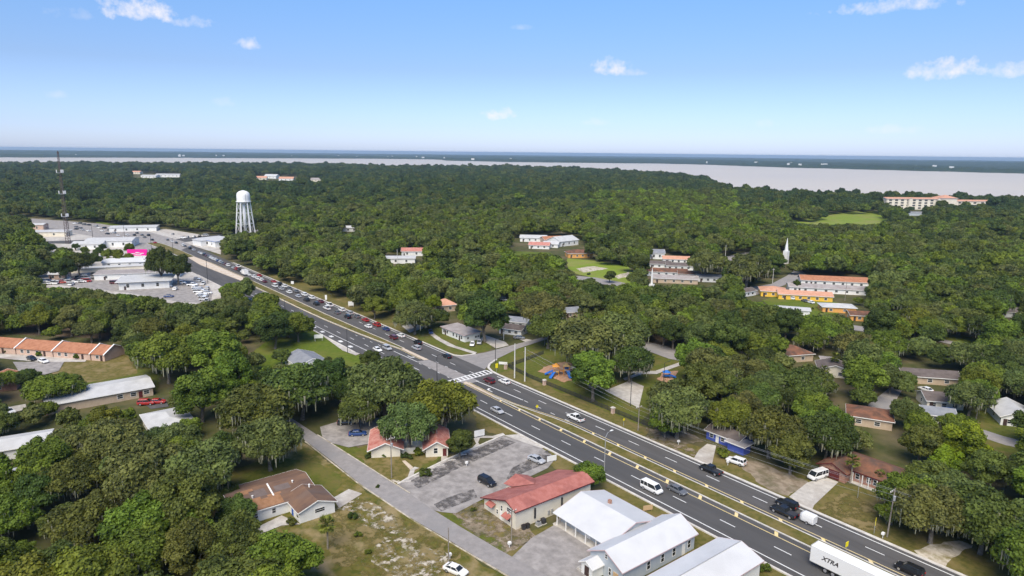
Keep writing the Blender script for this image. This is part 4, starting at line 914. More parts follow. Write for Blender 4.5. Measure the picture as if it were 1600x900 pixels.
# steeple and post
p = gp(1227, 412); t = house('church_steeple', 'slim white church steeple rising from the trees', 'steeple', p.x, p.y); MB().box(-1.5, 1.5, -1.5, 1.5, 0, 9).build('base', 'white_wall', t); MB().lathe([(1.3, 9), (.9, 12), (.08, 18)], 8).build('spire', 'white_wall', t)
p = gp(1018, 447); t = house('white_obelisk', 'white pointed post standing before the brown terrace', 'post', p.x, p.y); MB().box(-1.2, 1.2, -1.2, 1.2, 0, 1.2).build('base', 'white_wall', t); MB().lathe([(.6, 1.2), (.45, 8), (.05, 10.5)], 8).build('shaft', 'white_wall', t)
# lakeside condominium
p0, p1 = gp(1384, 327), gp(1560, 327); dv = p1 - p0; L = dv.length
t = house('lakeside_condominium', 'long cream condominium block with red roof line near the lake', 'building', p0.x, p0.y, atan2(dv.y, dv.x) - R_(6)); cd = t
block(t, 0, L * .46, 0, 18, 15, 1.6, 'cream_wall', 'salmon_roof', 'x', ov=.8, trim='trim'); block(t, L * .46, L, 6, 22, 12, 1.6, 'cream_wall', 'salmon_roof', 'x', ov=.8, trim='trim')
block(t, L * .44, L * .56, -3, 20, 16.5, 4.0, 'cream_wall', 'salmon_roof', 'x', kind='hip', ov=1); block(t, L * .17, L * .20, -3.5, 0, 15, 1.2, 'cream_wall', 'salmon_roof', 'y', ov=.4); block(t, L * .40, L * .43, -3.5, 0, 15, 1.2, 'cream_wall', 'salmon_roof', 'y', ov=.4)
for fl in range(4):
    for k in range(9):
        u = L * .02 + k * L * .048
        if u < L * .43: win(t, 'F', u + 2, 1 + fl * 3.6, 4.2, 2.2, (0, L * .46, 0, 18), name='balcony_window')
for fl in range(3):
    for k in range(8): win(t, 'F', 6 + k * L * .062, 1.4 + fl * 3.6, 4.0, 2.0, (L * .46, L, 6, 22), name='balcony_window')
landmark('lakeside condominium', 1470, 318)
simple('condominium_garage', 'low grey garage block in front of the condominium', 1428, 337, 22, 10, 4, .8, 'grey_siding', 'grey_shingle', 0, nwin=0, cat='building')
simple('hilltop_house', 'pale hilltop house on the left of the far cluster', 408, 281, 26, 16, 5, 4, 'cream_wall', 'salmon_roof', R_(10), nwin=3)
simple('hilltop_house', 'large pale hilltop house above the grassy slope', 422, 279, 34, 20, 6, 5, 'white_wall', 'pale_roof', R_(-10), nwin=3, lm='pale hilltop houses')
simple('hilltop_house', 'pale hilltop house with brown roof beside grassy slope', 447, 283, 34, 18, 6, 4, 'white_wall', 'salmon_roof', R_(5), nwin=3)
simple('hilltop_house', 'low pale house on the right of the far cluster', 494, 284, 26, 16, 5, 4, 'cream_wall', 'flat_roof', R_(5), nwin=3)
simple('far_school', 'long white building in the far woods left of hilltop houses', 262, 277, 60, 20, 7, 2, 'white_wall', 'pale_roof', R_(8), nwin=6, cat='building', lm='long white building in the far woods')
simple('far_school', 'shorter white building beside the long one in far woods', 232, 279, 40, 20, 7, 2, 'white_wall', 'pale_roof', R_(-4), nwin=4, cat='building')
simple('far_school', 'small pale building furthest left of the white pair', 212, 272, 26, 16, 6, 3, 'cream_wall', 'salmon_roof', R_(-4), nwin=3, cat='building')
simple('woodland_house', 'white house showing through the canopy left of centre', 545, 362, 18, 10, 3.5, 1.5, 'white_wall', 'pale_roof', R_(12), nwin=3)
simple('woodland_house', 'pale house glimpsed behind the water tower woods', 411, 362, 14, 9, 3.5, 1.5, 'white_wall', 'red_tile', R_(12), nwin=2)
simple('woodland_house', 'house with red roof glimpsed above the duplex woods', 645, 400, 16, 10, 3.5, 1.8, 'white_wall', 'red_tile', R_(5), nwin=2)
simple('woodland_house', 'white flat roofed building with tall pole in the woods', 620, 412, 24, 12, 3.5, .6, 'white_wall', 'pale_roof', R_(5), nwin=3)
# far-left shops
simple('petrol_station', 'long white canopy roof beside the far crossroads', 208, 362, 38, 18, 4.0, .5, 'white_wall', 'pale_roof', R_(18), nwin=4, cat='building', lm='far crossroads')
simple('blue_trim_shop', 'white shop with blue stripe near water tower', 322, 384, 30, 18, 4.5, .4, 'white_wall', 'pale_roof', R_(-40), 'flat', nwin=4, cat='building', lm='blue striped shop', trim='play_blue')
simple('canopy', 'small white canopy in front of the blue striped shop', 308, 384, 14, 9, 4.5, .3, 'white_wall', 'pale_roof', R_(-40), 'flat', nwin=0, cat='canopy')
simple('white_warehouse', 'wide pale warehouse with curved front beside the far highway', 170, 387, 32, 20, 5.0, 1.5, 'white_wall', 'pale_roof', R_(14), nwin=4, cat='building', lm='pale warehouse')
simple('white_shop', 'white shop left of the pale warehouse', 136, 390, 20, 14, 4.0, 1.5, 'white_wall', 'pale_roof', R_(14), nwin=3, cat='building')
simple('beige_shop', 'low beige shop with dark doorway below the far bend', 75, 370, 28, 12, 4.0, .5, 'cream_wall', 'pale_roof', R_(10), 'flat', nwin=2, cat='building', lm='beige shop')
simple('beige_store', 'small salmon building at the far left bend', 53, 360, 16, 10, 5, 1, 'pink_wall', 'pale_roof', R_(10), nwin=2, cat='building')
simple('long_white_store', 'long white gabled store above the car lots', 205, 418, 32, 11, 3.6, 1.8, 'white_wall', 'white_metal_roof', R_(16), nwin=5, cat='building', lm='long white store')
simple('grey_roof_store', 'long low grey roofed carport behind the square canopy', 215, 436, 44, 12, 3.4, .4, 'white_wall', 'flat_roof', R_(16), 'flat', nwin=4, cat='building')
simple('square_canopy_building', 'square white building with flat canopy roof in car lot', 226, 452, 24, 17, 4.4, .3, 'white_wall', 'pale_roof', R_(20), 'flat', nwin=3, cat='building', lm='square white canopy building', ov=1.5)
simple('lot_office', 'small pink office with gable roof among lot vehicles', 90, 437, 9, 7, 3.2, 1.6, 'pink_wall', 'pale_roof', R_(10), nwin=2, cat='building')
simple('long_shed_roof', 'long thin pale roof along the back of the car lot', 152, 425, 56, 4, 2.6, .3, 'cream_wall', 'pale_roof', R_(24), 'flat', nwin=0, cat='shed')
simple('left_edge_house', 'brick end of house with pale roof at left edge', 2, 612, 8, 10, 2.6, 1.6, 'brick_wall', 'orange_tile', R_(25), nwin=1, ridge='y')
simple('left_edge_bungalow', 'pale roofed bungalow glimpsed at the left edge, upper', 28, 716, 13, 9, 2.7, 1.0, 'white_wall', 'pale_roof', R_(30), nwin=2)
simple('left_edge_bungalow', 'pale roofed bungalow glimpsed at the left edge, lower', 8, 776, 9, 8, 2.7, 1.0, 'cream_wall', 'pale_roof', R_(30), nwin=2)
# ---------------------------------------------------------------- vehicles (x forward, wheels on z = 0)
def loft(b, stations, n=8):
    """stations: (x, z_bottom, z_top, half_width); rounded box sections joined end to end"""
    v = []; f = []
    for x, zb, zt, w in stations:
        h = zt - zb
        ring = [(-w * .92, zb), (w * .92, zb), (w, zb + h * .25), (w, zb + h * .68), (w * .90, zt), (-w * .90, zt), (-w, zb + h * .68), (-w, zb + h * .25)]
        v += [(x, y, z) for y, z in ring]
    for i in range(len(stations) - 1):
        o = i * 8; f += [(o + k, o + (k + 1) % 8, o + 8 + (k + 1) % 8, o + 8 + k) for k in range(8)]
    f += [tuple(range(7, -1, -1)), tuple(len(v) - 8 + k for k in range(8))]
    b.add(v, f)
SPEC = {  # length stations of the lower body, greenhouse (bottom x0 x1, top x0 x1, belt z, roof z, half widths), wheel x, wheel r
 'sedan': dict(st=[(-2.35, .42, .78, .78), (-2.28, .30, .95, .86), (-1.6, .24, 1.00, .90), (0, .22, .98, .91), (1.0, .24, .96, .90), (1.9, .26, .84, .88), (2.25, .32, .72, .80), (2.36, .42, .62, .70)], gh=[(-1.95, 1.15, -1.15, .35, .94, 1.44, .80, .62)], wx=(-1.4, 1.4), wr=.33),
 'suv': dict(st=[(-2.35, .45, 1.0, .84), (-2.30, .34, 1.12, .92), (-1.5, .28, 1.14, .95), (.9, .28, 1.12, .95), (1.3, .30, 1.08, .94), (2.1, .34, .98, .90), (2.38, .45, .80, .80)], gh=[(-2.30, 1.25, -2.0, .45, 1.08, 1.74, .87, .72)], wx=(-1.4, 1.42), wr=.38),
 'pickup': dict(st=[(-2.9, .5, 1.0, .88), (-2.85, .42, 1.14, .96), (-1.0, .36, 1.14, .97), (1.2, .36, 1.14, .97), (1.4, .38, 1.16, .96), (2.4, .40, 1.06, .93), (2.75, .48, .90, .86)], gh=[(-.95, 1.55, -.7, .75, 1.10, 1.84, .88, .74)], wx=(-1.85, 1.75), wr=.42, bed=(-2.78, -1.0, .82)),
 'van': dict(st=[(-2.6, .45, 1.1, .86), (-2.55, .34, 1.2, .95), (-1.5, .28, 1.22, .98), (1.5, .28, 1.2, .98), (2.0, .32, 1.12, .95), (2.5, .38, .95, .88), (2.6, .5, .8, .8)], gh=[(-2.54, 2.05, -2.45, 1.25, 1.16, 2.05, .93, .82)], wx=(-1.6, 1.65), wr=.36),
}
VM = {}
for k, s in SPEC.items():
    d = {}
    b = MB(); loft(b, s['st']); d['body'] = b.mesh('body')
    bx0, bx1, tx0, tx1, zb, zt, wb, wt = s['gh'][0]
    b = MB(); b.hexa([(bx0, -wb, zb), (bx1, -wb, zb), (bx1, wb, zb), (bx0, wb, zb)], [(tx0, -wt, zt - .03), (tx1, -wt, zt - .03), (tx1, wt, zt - .03), (tx0, wt, zt - .03)]); d['cabin_glass'] = b.mesh('cabin_glass')
    b = MB(); b.hexa([(tx0 - .06, -wt - .03, zt - .05), (tx1 + .08, -wt - .03, zt - .05), (tx1 + .08, wt + .03, zt - .05), (tx0 - .06, wt + .03, zt - .05)], [(tx0 + .05, -wt + .07, zt + .04), (tx1 - .08, -wt + .07, zt + .04), (tx1 - .08, wt - .07, zt + .04), (tx0 + .05, wt - .07, zt + .04)])
    for sy in (-1, 1):
        mids = [((bx0, wb), (tx0, wt)), ((bx1, wb), (tx1, wt)), (((bx0 + bx1) / 2 - .1, wb), ((tx0 + tx1) / 2 - .1, wt))]
        if k in ('suv', 'van'): mids.append(((bx0 * .62, wb), (tx0 * .62, wt)))
        for (p, q) in mids: b.tube((p[0], sy * p[1], zb), (q[0], sy * q[1], zt - .02), .055, .05, 4)
    d['roof'] = b.mesh('roof')
    if 'bed' in s:
        b = MB(); b.box(s['bed'][0], s['bed'][1], -s['bed'][2], s['bed'][2], 1.10, 1.155); d['bed'] = b.mesh('bed')
    r = s['wr']; b = MB(); b.tube((0, -.11, 0), (0, .11, 0), r, r, 14); d['wheel'] = b.mesh('wheel'); b = MB(); b.tube((0, -.125, 0), (0, .125, 0), r * .62, r * .62, 10); d['rim'] = b.mesh('rim')
    fx = s['st'][-2][0]; hx = s['st'][0][0]; hw = s['st'][-2][3]; zt_ = s['st'][-2][2]
    b = MB(); b.box(-.12, .10, -.17, .17, -.07, .07); d['headlight'] = b.mesh('headlight'); b = MB(); b.box(-.06, .08, -.14, .14, -.12, .12); d['taillight'] = b.mesh('taillight')
    d['_pos'] = dict(head=(fx - .02, hw - .24, zt_ - .10), tail=(hx, s['st'][1][3] - .22, s['st'][1][2] - .22), wy=s['st'][3][3] - .10)
    for part, m in (('cabin_glass', 'glass'), ('wheel', 'tyre'), ('rim', 'rim'), ('headlight', 'lamp_white'), ('taillight', 'lamp_red')): d[part].materials.append(MATS[m])
    if 'bed' in d: d['bed'].materials.append(MATS['dark_metal'])
    for part in ('body', 'roof'): d[part].materials.append(MATS['paint_white'])
    VM[k] = d
CARS = []
KN = {'sedan': 'sedan', 'suv': 'sport_utility_car', 'pickup': 'pickup_truck', 'van': 'van'}
KW = {'sedan': 'sedan', 'suv': 'SUV', 'pickup': 'pickup truck', 'van': 'van'}
def car(kind, color, x, y, rz, label, z=ZH + .004, group='vehicles on the highway', detail=True, cat=None):
    d = VM[kind]; t = tag(empty(KN[kind], (x, y, z), rz), label, cat or ('van' if kind == 'van' else 'pickup truck' if kind == 'pickup' else 'car'), group)
    for part in ('body', 'roof'):
        o = inst(part, d[part], t); o.material_slots[0].link = 'OBJECT'; o.material_slots[0].material = MATS['paint_' + color]
    inst('cabin_glass', d['cabin_glass'], t)
    if 'bed' in d: inst('bed', d['bed'], t)
    s = SPEC[kind]; q = d['_pos']
    for wx in s['wx']:
        for sy in (-1, 1):
            w = inst('wheel', d['wheel'], t, (wx, sy * q['wy'], s['wr']))
            if detail: inst('rim', d['rim'], w)
    if detail:
        for sy in (-1, 1):
            inst('headlight', d['headlight'], t, (q['head'][0], sy * q['head'][1], q['head'][2])); inst('taillight', d['taillight'], t, (q['tail'][0], sy * q['tail'][1], q['tail'][2]))
    return t
def carp(kind, color, px, py, rz, label, **k):
    p = gp(px, py); return car(kind, color, p.x, p.y, rz, label, **k)
AWAY, NEAR = pi, 0.0
carp('pickup', 'black', 1110, 739, AWAY, 'black pickup truck passing the round concrete driveway')
carp('suv', 'black', 1229, 793, AWAY, 'black SUV beside the pickup with trailer, outer lane')
carp('pickup', 'black', 1224, 805, AWAY, 'black pickup truck towing a small white trailer')
carp('pickup', 'white', 899, 657, AWAY, 'white pickup truck with black bed in front of the park fence')
carp('van', 'white', 1018, 768, NEAR, 'boxy white van driving toward the camera beside a dark sedan')
carp('sedan', 'grey', 1058, 770, NEAR, 'dark grey sedan beside the boxy white van')
carp('sedan', 'silver', 777, 645, NEAR, 'silver sedan alone just below the crosswalk, near carriageway')
carp('suv', 'maroon', 764, 598.5, AWAY, 'dark red SUV waiting just before the crosswalk')
carp('sedan', 'white', 788, 599.5, AWAY, 'white sedan next to dark red SUV before the crosswalk')
carp('suv', 'black', 1420, 896, AWAY, 'black SUV at the bottom edge opposite the long trailer')
carp('suv', 'white', 1150, 725, AWAY + R_(8), 'white SUV parked on dirt beside the round bush', z=.13, group='parked cars')
carp('van', 'white', 1277, 748, R_(-100), 'white van parked nose out on the brick house driveway', z=.15, group='parked cars')
carp('suv', 'black', 761, 757, R_(6), 'black SUV parked in the lot by the red roofed office', z=.15, group='parked cars')
carp('sedan', 'silver', 838, 722, R_(10), 'silver sedan parked in the lot near highway', z=.15, group='parked cars')
carp('sedan', 'blue', 559, 681, R_(62), 'dark blue sedan in the shaded court left of tiled office', z=.15, group='parked cars')
carp('suv', 'black', 541, 664, R_(62), 'black SUV deep in the shaded court under oaks', z=.15, group='parked cars')
carp('sedan', 'white', 712, 896, R_(20), 'white sedan at the bottom edge beside the narrow street', z=.15, group='parked cars')
carp('sedan', 'white', 738, 540, R_(-40), 'white sedan parked at the duplex end wall, nearer one', z=.12, group='parked cars')
carp('sedan', 'silver', 749, 537, R_(-40), 'silver sedan parked at the duplex end wall, further one', z=.12, group='parked cars')
carp('sedan', 'blue', 673, 521, R_(-25), 'dark blue car on the duplex grass track', z=.15, group='parked cars')
carp('sedan', 'white', 590, 549, NEAR, 'white sedan in the near turn lane behind small tree')
carp('suv', 'silver', 605, 547, NEAR, 'silver SUV at the head of the near turn lane')
carp('sedan', 'black', 698, 559.5, AWAY, 'black car just past the side street mouth')
carp('sedan', 'white', 1446, 611, R_(160), 'white sedan outside the long low brown house', z=.02, group='parked cars')
carp('sedan', 'white', 1266, 474, R_(160), 'white car parked before the long yellow house', z=.15, group='parked cars', detail=False)
carp('sedan', 'grey', 1257, 472, R_(150), 'grey car parked before the long yellow house', z=.15, group='parked cars', detail=False)
carp('suv', 'white', 1240, 468, R_(110), 'white SUV end on at the yellow house door', z=.15, group='parked cars', detail=False)
carp('sedan', 'white', 68, 567, R_(20), 'white car in the orange row house parking bay', z=.16, group='parked cars')
carp('sedan', 'black', 50, 563, R_(20), 'black car in the orange row house parking bay', z=.16, group='parked cars')
carp('suv', 'red', 229, 633, R_(60), 'red SUV left of the red pair by pale hip house', z=.16, group='parked cars')
carp('sedan', 'red', 246, 631, R_(60), 'red sedan right of the red pair by pale hip house', z=.16, group='parked cars')
carp('sedan', 'white', 14, 646, R_(25), 'white car on the pale track at left edge', z=.16, group='parked cars')
carp('suv', 'white', 1597, 891, AWAY, 'white SUV cut by the bottom right edge', z=.02, group='parked cars')
carp('sedan', 'grey', 811, 530, R_(40), 'grey car outside the white corner house', z=.12, group='parked cars')
# queue leaving on the park side: listed from the junction outwards; lane from its distance to the kerb
QUEUE = [('suv', 'silver', 649, 547), ('suv', 'black', 649.5, 539), ('sedan', 'white', 626, 527), ('suv', 'maroon', 610, 531), ('sedan', 'blue', 601, 517), ('sedan', 'white', 572, 513), ('suv', 'red', 584, 511),
 ('sedan', 'red', 570.5, 502.5), ('suv', 'black', 541, 498), ('sedan', 'grey', 556, 497), ('suv', 'silver', 544, 492), ('sedan', 'grey', 524, 491), ('suv', 'white', 532.5, 487), ('pickup', 'white', 507.5, 484.5), ('pickup', 'white', 515.6, 479),
 ('suv', 'black', 491, 477.5), ('sedan', 'maroon', 500, 473.5), ('suv', 'black', 477, 471), ('suv', 'white', 485.6, 467.5), ('sedan', 'silver', 465.6, 465), ('suv', 'white', 475, 462.5), ('sedan', 'grey', 460, 457.5), ('suv', 'white', 448.7, 459),
 ('sedan', 'grey', 450, 452.5), ('suv', 'silver', 437.5, 453.5), ('suv', 'white', 441, 449.5), ('van', 'white', 427.5, 449), ('suv', 'black', 435, 446), ('sedan', 'red', 425, 442), ('suv', 'white', 413.7, 439.5), ('sedan', 'maroon', 410, 442),
 ('suv', 'white', 400, 438), ('sedan', 'red', 401, 432.5), ('suv', 'white', 389, 435), ('sedan', 'white', 392.5, 430.5), ('sedan', 'white', 371, 427), ('suv', 'black', 378, 424), ('suv', 'red', 363, 424), ('pickup', 'white', 367.5, 418.5),
 ('sedan', 'silver', 355, 421), ('suv', 'white', 348.7, 417), ('sedan', 'maroon', 358.7, 416), ('suv', 'silver', 341, 414), ('sedan', 'grey', 350.6, 413.5), ('sedan', 'blue', 334, 411), ('suv', 'white', 344, 410), ('sedan', 'white', 327, 409),
 ('suv', 'white', 338.7, 408), ('sedan', 'maroon', 316, 403), ('suv', 'grey', 327.5, 404), ('suv', 'black', 320, 400.5), ('sedan', 'white', 303, 398.5), ('sedan', 'silver', 309, 396.5), ('sedan', 'silver', 290, 393), ('suv', 'black', 294, 389.5),
 ('sedan', 'grey', 280.6, 386.5), ('suv', 'white', 270.6, 385.5), ('sedan', 'black', 263, 381.5), ('sedan', 'white', 250, 379.5), ('sedan', 'grey', 253.7, 376.5)]
lanes = {'outer': [], 'inner': []}
for q in QUEUE:
    p = gp(q[2], q[3]); k = float(np.interp(-p.x, [-r[0] for r in RIGHT], [r[1] for r in RIGHT])) - p.y
    lanes['outer' if k < 5.2 else 'inner'].append((p.x, q))
for ln, lst in lanes.items():
    lst.sort(key=lambda e: -e[0]); last = 1e9
    for i, (x, q) in enumerate(lst):
        x = min(x, last - 5.6); last = x
        k = float(np.interp(-x, [-r[0] for r in RIGHT], [r[1] for r in RIGHT])); y = k - (2.9 if ln == 'outer' else 6.9)
        car(q[0], q[1], x, y, AWAY, f'{q[1]} {KW[q[0]]}, {ordinal(i)} in the {ln} lane of the queue beyond the junction', group='traffic queue on the highway', detail=x > -130)
# white box truck in the queue
def box_truck(x, y, rz, label):
    t = tag(empty('box_truck', (x, y, ZH + .004), rz), label, 'truck')
    MB().box(-4.0, .9, -1.2, 1.2, .9, 3.4).build('cargo_box', 'paint_white', t); b = MB(); loft(b, [(1.0, .5, 2.3, .95), (1.8, .45, 2.3, 1.0), (2.3, .45, 1.3, 1.0), (3.0, .5, 1.15, .95)]); b.build('cab', 'paint_white', t)
    b = MB(); b.hexa([(2.0, -.85, 1.4), (2.42, -.85, 1.35), (2.42, .85, 1.35), (2.0, .85, 1.4)], [(1.75, -.8, 2.2), (1.95, -.8, 2.2), (1.95, .8, 2.2), (1.75, .8, 2.2)]); b.build('windscreen', 'glass', t)
    MB().box(-4.0, 2.6, -.5, .5, .5, .9).build('chassis', 'dark_metal', t)
    for wx in (-2.6, 2.1):
        for sy in (-1, 1): inst('wheel', VM['pickup']['wheel'], t, (wx, sy * 1.0, .42))
p = gp(382, 430); box_truck(p.x, p.y, AWAY, 'white box truck standing in the middle of the traffic queue')
# scattered cars at the far crossroads and both far carriageways
FARCARS = [('black', 237.7, 376), ('grey', 226, 372), ('black', 232, 369), ('grey', 222, 368.5), ('black', 210, 368.5), ('grey', 214, 365.5), ('silver', 203.7, 376), ('white', 193.6, 373), ('white', 198.7, 368.5), ('grey', 170.5, 360.5), ('white', 159.7, 362), ('black', 163, 357.5),
 ('white', 155, 357), ('silver', 150, 354.5), ('white', 138, 362), ('silver', 129, 360.5), ('grey', 125.7, 357.5), ('black', 119, 359), ('grey', 119, 355.5), ('black', 138.7, 352.5), ('grey', 131.5, 352), ('grey', 125, 350), ('white', 117, 350.5), ('black', 168, 366.5), ('silver', 178, 365.5), ('white', 184, 369), ('red', 242, 380.5)]
FARCARS.sort(key=lambda q: q[1])
for i, (cn, px, py) in enumerate(FARCARS):
    p = gp(px, py); k = 'suv' if i % 3 == 0 else 'sedan'
    car(k, cn, p.x, p.y, AWAY + R_(30 if p.x < -500 else 8), f'tiny {cn} {KW[k]} near the far crossroads, {ordinal(i)} counted from the left', group='cars at the far crossroads', detail=False)
LOT = [(66, 441, 'white'), (75, 440, 'blue'), (84, 443, 'white'), (98, 441, 'silver'), (106, 437, 'white'), (113, 440, 'red'), (121, 436, 'grey'), (133, 431, 'white'), (134, 436, 'silver'), (112, 446, 'white'), (150, 431, 'grey'), (158, 429, 'red'), (165, 429, 'maroon'), (172, 434, 'white'), (178, 431, 'black'), (186, 430, 'blue'), (194, 430, 'black'), (203, 429, 'black'), (180, 444, 'maroon'), (188, 442, 'maroon'), (196, 446, 'silver'), (201, 447, 'black'),
       (183, 421, 'black'), (192, 421.5, 'grey'), (200, 420.5, 'black'), (209, 420, 'black'), (218, 419, 'blue'), (226, 418, 'black'), (274, 453.5, 'white'), (264, 465, 'blue'), (262, 449, 'white'), (284, 444, 'white'), (306, 437, 'silver'), (312, 440, 'white'), (318, 445, 'white'), (311, 455, 'white'), (318, 457, 'white'), (324, 453, 'silver'), (322, 464, 'white'), (319, 470, 'silver'), (324, 460, 'white'), (286, 373, 'white'), (293, 372, 'silver'), (303, 371, 'white'), (312, 370, 'black'), (322, 369, 'silver'), (270, 367, 'silver')]
for k in range(12): LOT += [(64 + 6.5 * k, 446 - .55 * k * (1 if k < 8 else .8), ['white', 'silver', 'white', 'grey', 'white', 'red'][k % 6])]
for k in range(9): LOT += [(152 + 8.5 * k, 436.5 - .35 * k, ['black', 'white', 'maroon', 'silver', 'grey', 'white'][k % 6])]
for k in range(8): LOT += [(301 + 3.2 * k, 447 + 3.6 * k, ['white', 'white', 'silver'][k % 3])]
for k in range(6): LOT += [(150 + 9 * k, 379.5 + .6 * k, ['white', 'black', 'silver'][k % 3])]
LOT.sort(key=lambda q: q[0])
rr = random.Random(8)
for i, (px, py, cn) in enumerate(LOT):
    p = gp(px, py); k = rr.choice(['sedan', 'suv', 'suv', 'pickup', 'van'])
    car(k, cn, p.x, p.y, R_(rr.choice([60, 64, 150, 155])), f'{cn} {KW[k]} parked by far shops, {ordinal(i)} counted from the left', z=.14, group='vehicles in the far car lots', detail=False)
for i, (px, py) in enumerate(((781, 464), (784, 468), (777, 462), (789, 470))): carp('suv' if i % 2 else 'sedan', 'white', px, py, R_(40), f'white car glimpsed under trees behind duplex, {ordinal(i)} in its row', z=.02, group='cars parked under the trees', detail=False)
# small cargo trailer
p = gp(1262, 818); t = tag(empty('cargo_trailer', (p.x, p.y, ZH + .004), AWAY), 'small white box trailer behind the black pickup truck', 'trailer')
b = MB(); loft(b, [(-1.5, .45, 1.95, .80), (-1.4, .4, 2.05, .86), (1.0, .4, 2.05, .86), (1.4, .42, 1.85, .7)]); b.build('box', 'paint_white', t); MB().tube((1.4, 0, .5), (2.7, 0, .5), .05).build('drawbar', 'dark_metal', t)
for sy in (-1, 1): w = inst('wheel', VM['sedan']['wheel'], t, (-.2, sy * .86, .33)); inst('rim', VM['sedan']['rim'], w)
# articulated lorry, the trailer's side lettered as in the photograph
t = tag(empty('semi_trailer_truck', (0, -13.3, ZH + .004), 0), 'long white semi trailer lettered in black at the bottom edge', 'truck')
MB().box(121.3, 137.3, -1.3, 1.3, 1.15, 4.1).build('trailer_box', 'paint_white', t); MB().box(121.3, 137.3, -1.34, 1.34, 1.05, 1.15).build('floor_rail', 'steel', t); MB().box(121.25, 121.32, -1.31, 1.31, 1.1, 4.12).build('rear_frame', 'galvanised', t); MB().box(121.2, 137.35, -1.31, 1.31, 4.06, 4.12).build('roof_panel', 'white_wall', t)
MB().box(122, 136, -.5, .5, .8, 1.05).build('chassis', 'dark_metal', t)
for wx in (124.2, 125.6, 136, 137.4, 142):
    for sy in (-1, 1):
        b = MB(); b.tube((wx, sy * .75, .52), (wx, sy * 1.25, .52), .52, n=16); w = b.build('wheel', 'tyre', t); b = MB(); b.tube((wx, sy * 1.0, .52), (wx, sy * 1.265, .52), .3, n=12); b.build('rim', 'rim', w)
b = MB(); loft(b, [(138.3, .6, 3.4, 1.15), (140.4, .5, 3.5, 1.2), (140.9, .5, 2.2, 1.2), (142.9, .5, 1.9, 1.1)]); b.build('tractor_cab', 'paint_blue', t)
MB().box(140.55, 140.95, -1.0, 1.0, 2.3, 3.1).build('windscreen', 'glass', t)
def letters(text, size, parent, loc, rot, m='black_print', shear=.35, off=.012):
    cu = bpy.data.curves.new('lettering', 'FONT'); cu.body = text; cu.size = size; cu.shear = shear; cu.extrude = .012; cu.offset = off; cu.space_character = 1.02
    o = bpy.data.objects.new('lettering_curve', cu); C.objects.link(o); bpy.context.view_layer.update()
    me = bpy.data.meshes.new_from_object(o.evaluated_get(bpy.context.evaluated_depsgraph_get())); bpy.data.objects.remove(o)
    me.materials.clear(); l = link('lettering', me, m, parent); l.location = loc; l.rotation_euler = rot
    return l
letters('XTRA', 1.15, t, (123.4, -1.315, 2.35), (pi / 2, 0, 0), off=.03)

# ---------------------------------------------------------------- poles, lamps, signs, wires
def pole(name, label, px, py, h, m, r=.16, cat='pole', parts=(), lean=0):
    p = gp(px, py); t = tag(empty(name, p), label, cat)
    MB().tube((0, 0, -.2), (lean, 0, h), r, r * .65, 8).build('shaft', m, t)
    for q in parts: q(t, h)
    return t
def crossarm(t, h): MB().box(-.06, .06, -1.1, 1.1, h - .9, h - .75).build('crossarm', 'pole_wood', t); [MB().lathe([(.06, h - .75), (.08, h - .6), (.03, h - .5)], 6, (0, y)).build('insulator', 'trim', t) for y in (-1, -.35, .35, 1)]
def transformer(t, h): MB().lathe([(.25, h - 2.6), (.27, h - 1.7), (.1, h - 1.6)], 10, (.42, 0)).build('transformer', 'galvanised', t)
def streetlight(t, h):
    b = MB(); b.tube((0, 0, h), (0, .9, h + .25), .07, .06); b.tube((0, .9, h + .25), (0, 2.2, h + .3), .06, .05); b.build('arm', 'dark_metal', t); MB().box(-.16, .16, 2.0, 2.7, h + .22, h + .36).build('lamp_head', 'dark_metal', t)
def long_arm(t, h):
    b = MB(); b.tube((0, 0, h - .1), (-.9, 1.6, h + .35), .07, .06); b.tube((-.9, 1.6, h + .35), (-1.2, 3.2, h + .4), .06, .05); b.build('arm', 'steel', t); MB().box(-1.45, -1.1, 2.9, 3.7, h + .3, h + .45).build('lamp_head', 'lamp_white', t)
pole('street_lamp', 'black street lamp behind bright lawn, nearer the junction', 543, 551, 9.0, 'dark_metal', .13, 'street lamp', (streetlight,))
pole('street_lamp', 'black street lamp by pavement strip, further along the highway', 446, 499, 9.0, 'dark_metal', .13, 'street lamp', (streetlight,))
pole('street_lamp', 'tall dark street lamp at the car lot corner', 325, 444, 13.5, 'dark_metal', .17, 'street lamp', (streetlight,))
pole('street_lamp', 'black street lamp rising behind the roadside oak near crosswalk', 683, 595, 8.5, 'dark_metal', .13, 'street lamp', (streetlight,))
pole('street_lamp', 'steel street lamp with curved arm by the round green tree', 944, 739, 9.0, 'steel', .12, 'street lamp', (long_arm,))
pole('street_lamp', 'dark lamp column at the corner of side street', 774, 575, 10.2, 'dark_metal', .13, 'street lamp', (streetlight,))
for px, lab in ((195, 'left one of two slim lamps at the far highway bend'), (237, 'slim lamp on the far median, right of the billboard'), (271, 'slim lamp on the far median before the shop'), (145, 'slim lamp at the far bend, leftmost')): pole('street_lamp', lab, px, {195: 374, 237: 392, 271: 399, 145: 372}[px], 12, 'dark_metal', .16, 'street lamp', (streetlight,))
pole('concrete_pole', 'tall pale concrete pole nearer the side street', 804, 591, 11.9, 'pole_concrete', .24)
pole('concrete_pole', 'tall pale concrete pole nearer the playground', 820, 596, 11.6, 'pole_concrete', .26)
pole('utility_pole', 'grey utility pole at the park fence end', 997, 673, 7.5, 'pole_wood', .16, parts=(crossarm,))
pole('utility_pole', 'grey utility pole on the grass before the oaks, right', 1386, 839, 10.6, 'pole_wood', .17, parts=(crossarm, transformer), lean=.35)
pole('utility_pole', 'utility pole with transformer before the red tiled office', 612, 747, 10.4, 'pole_wood', .15, parts=(crossarm, transformer))
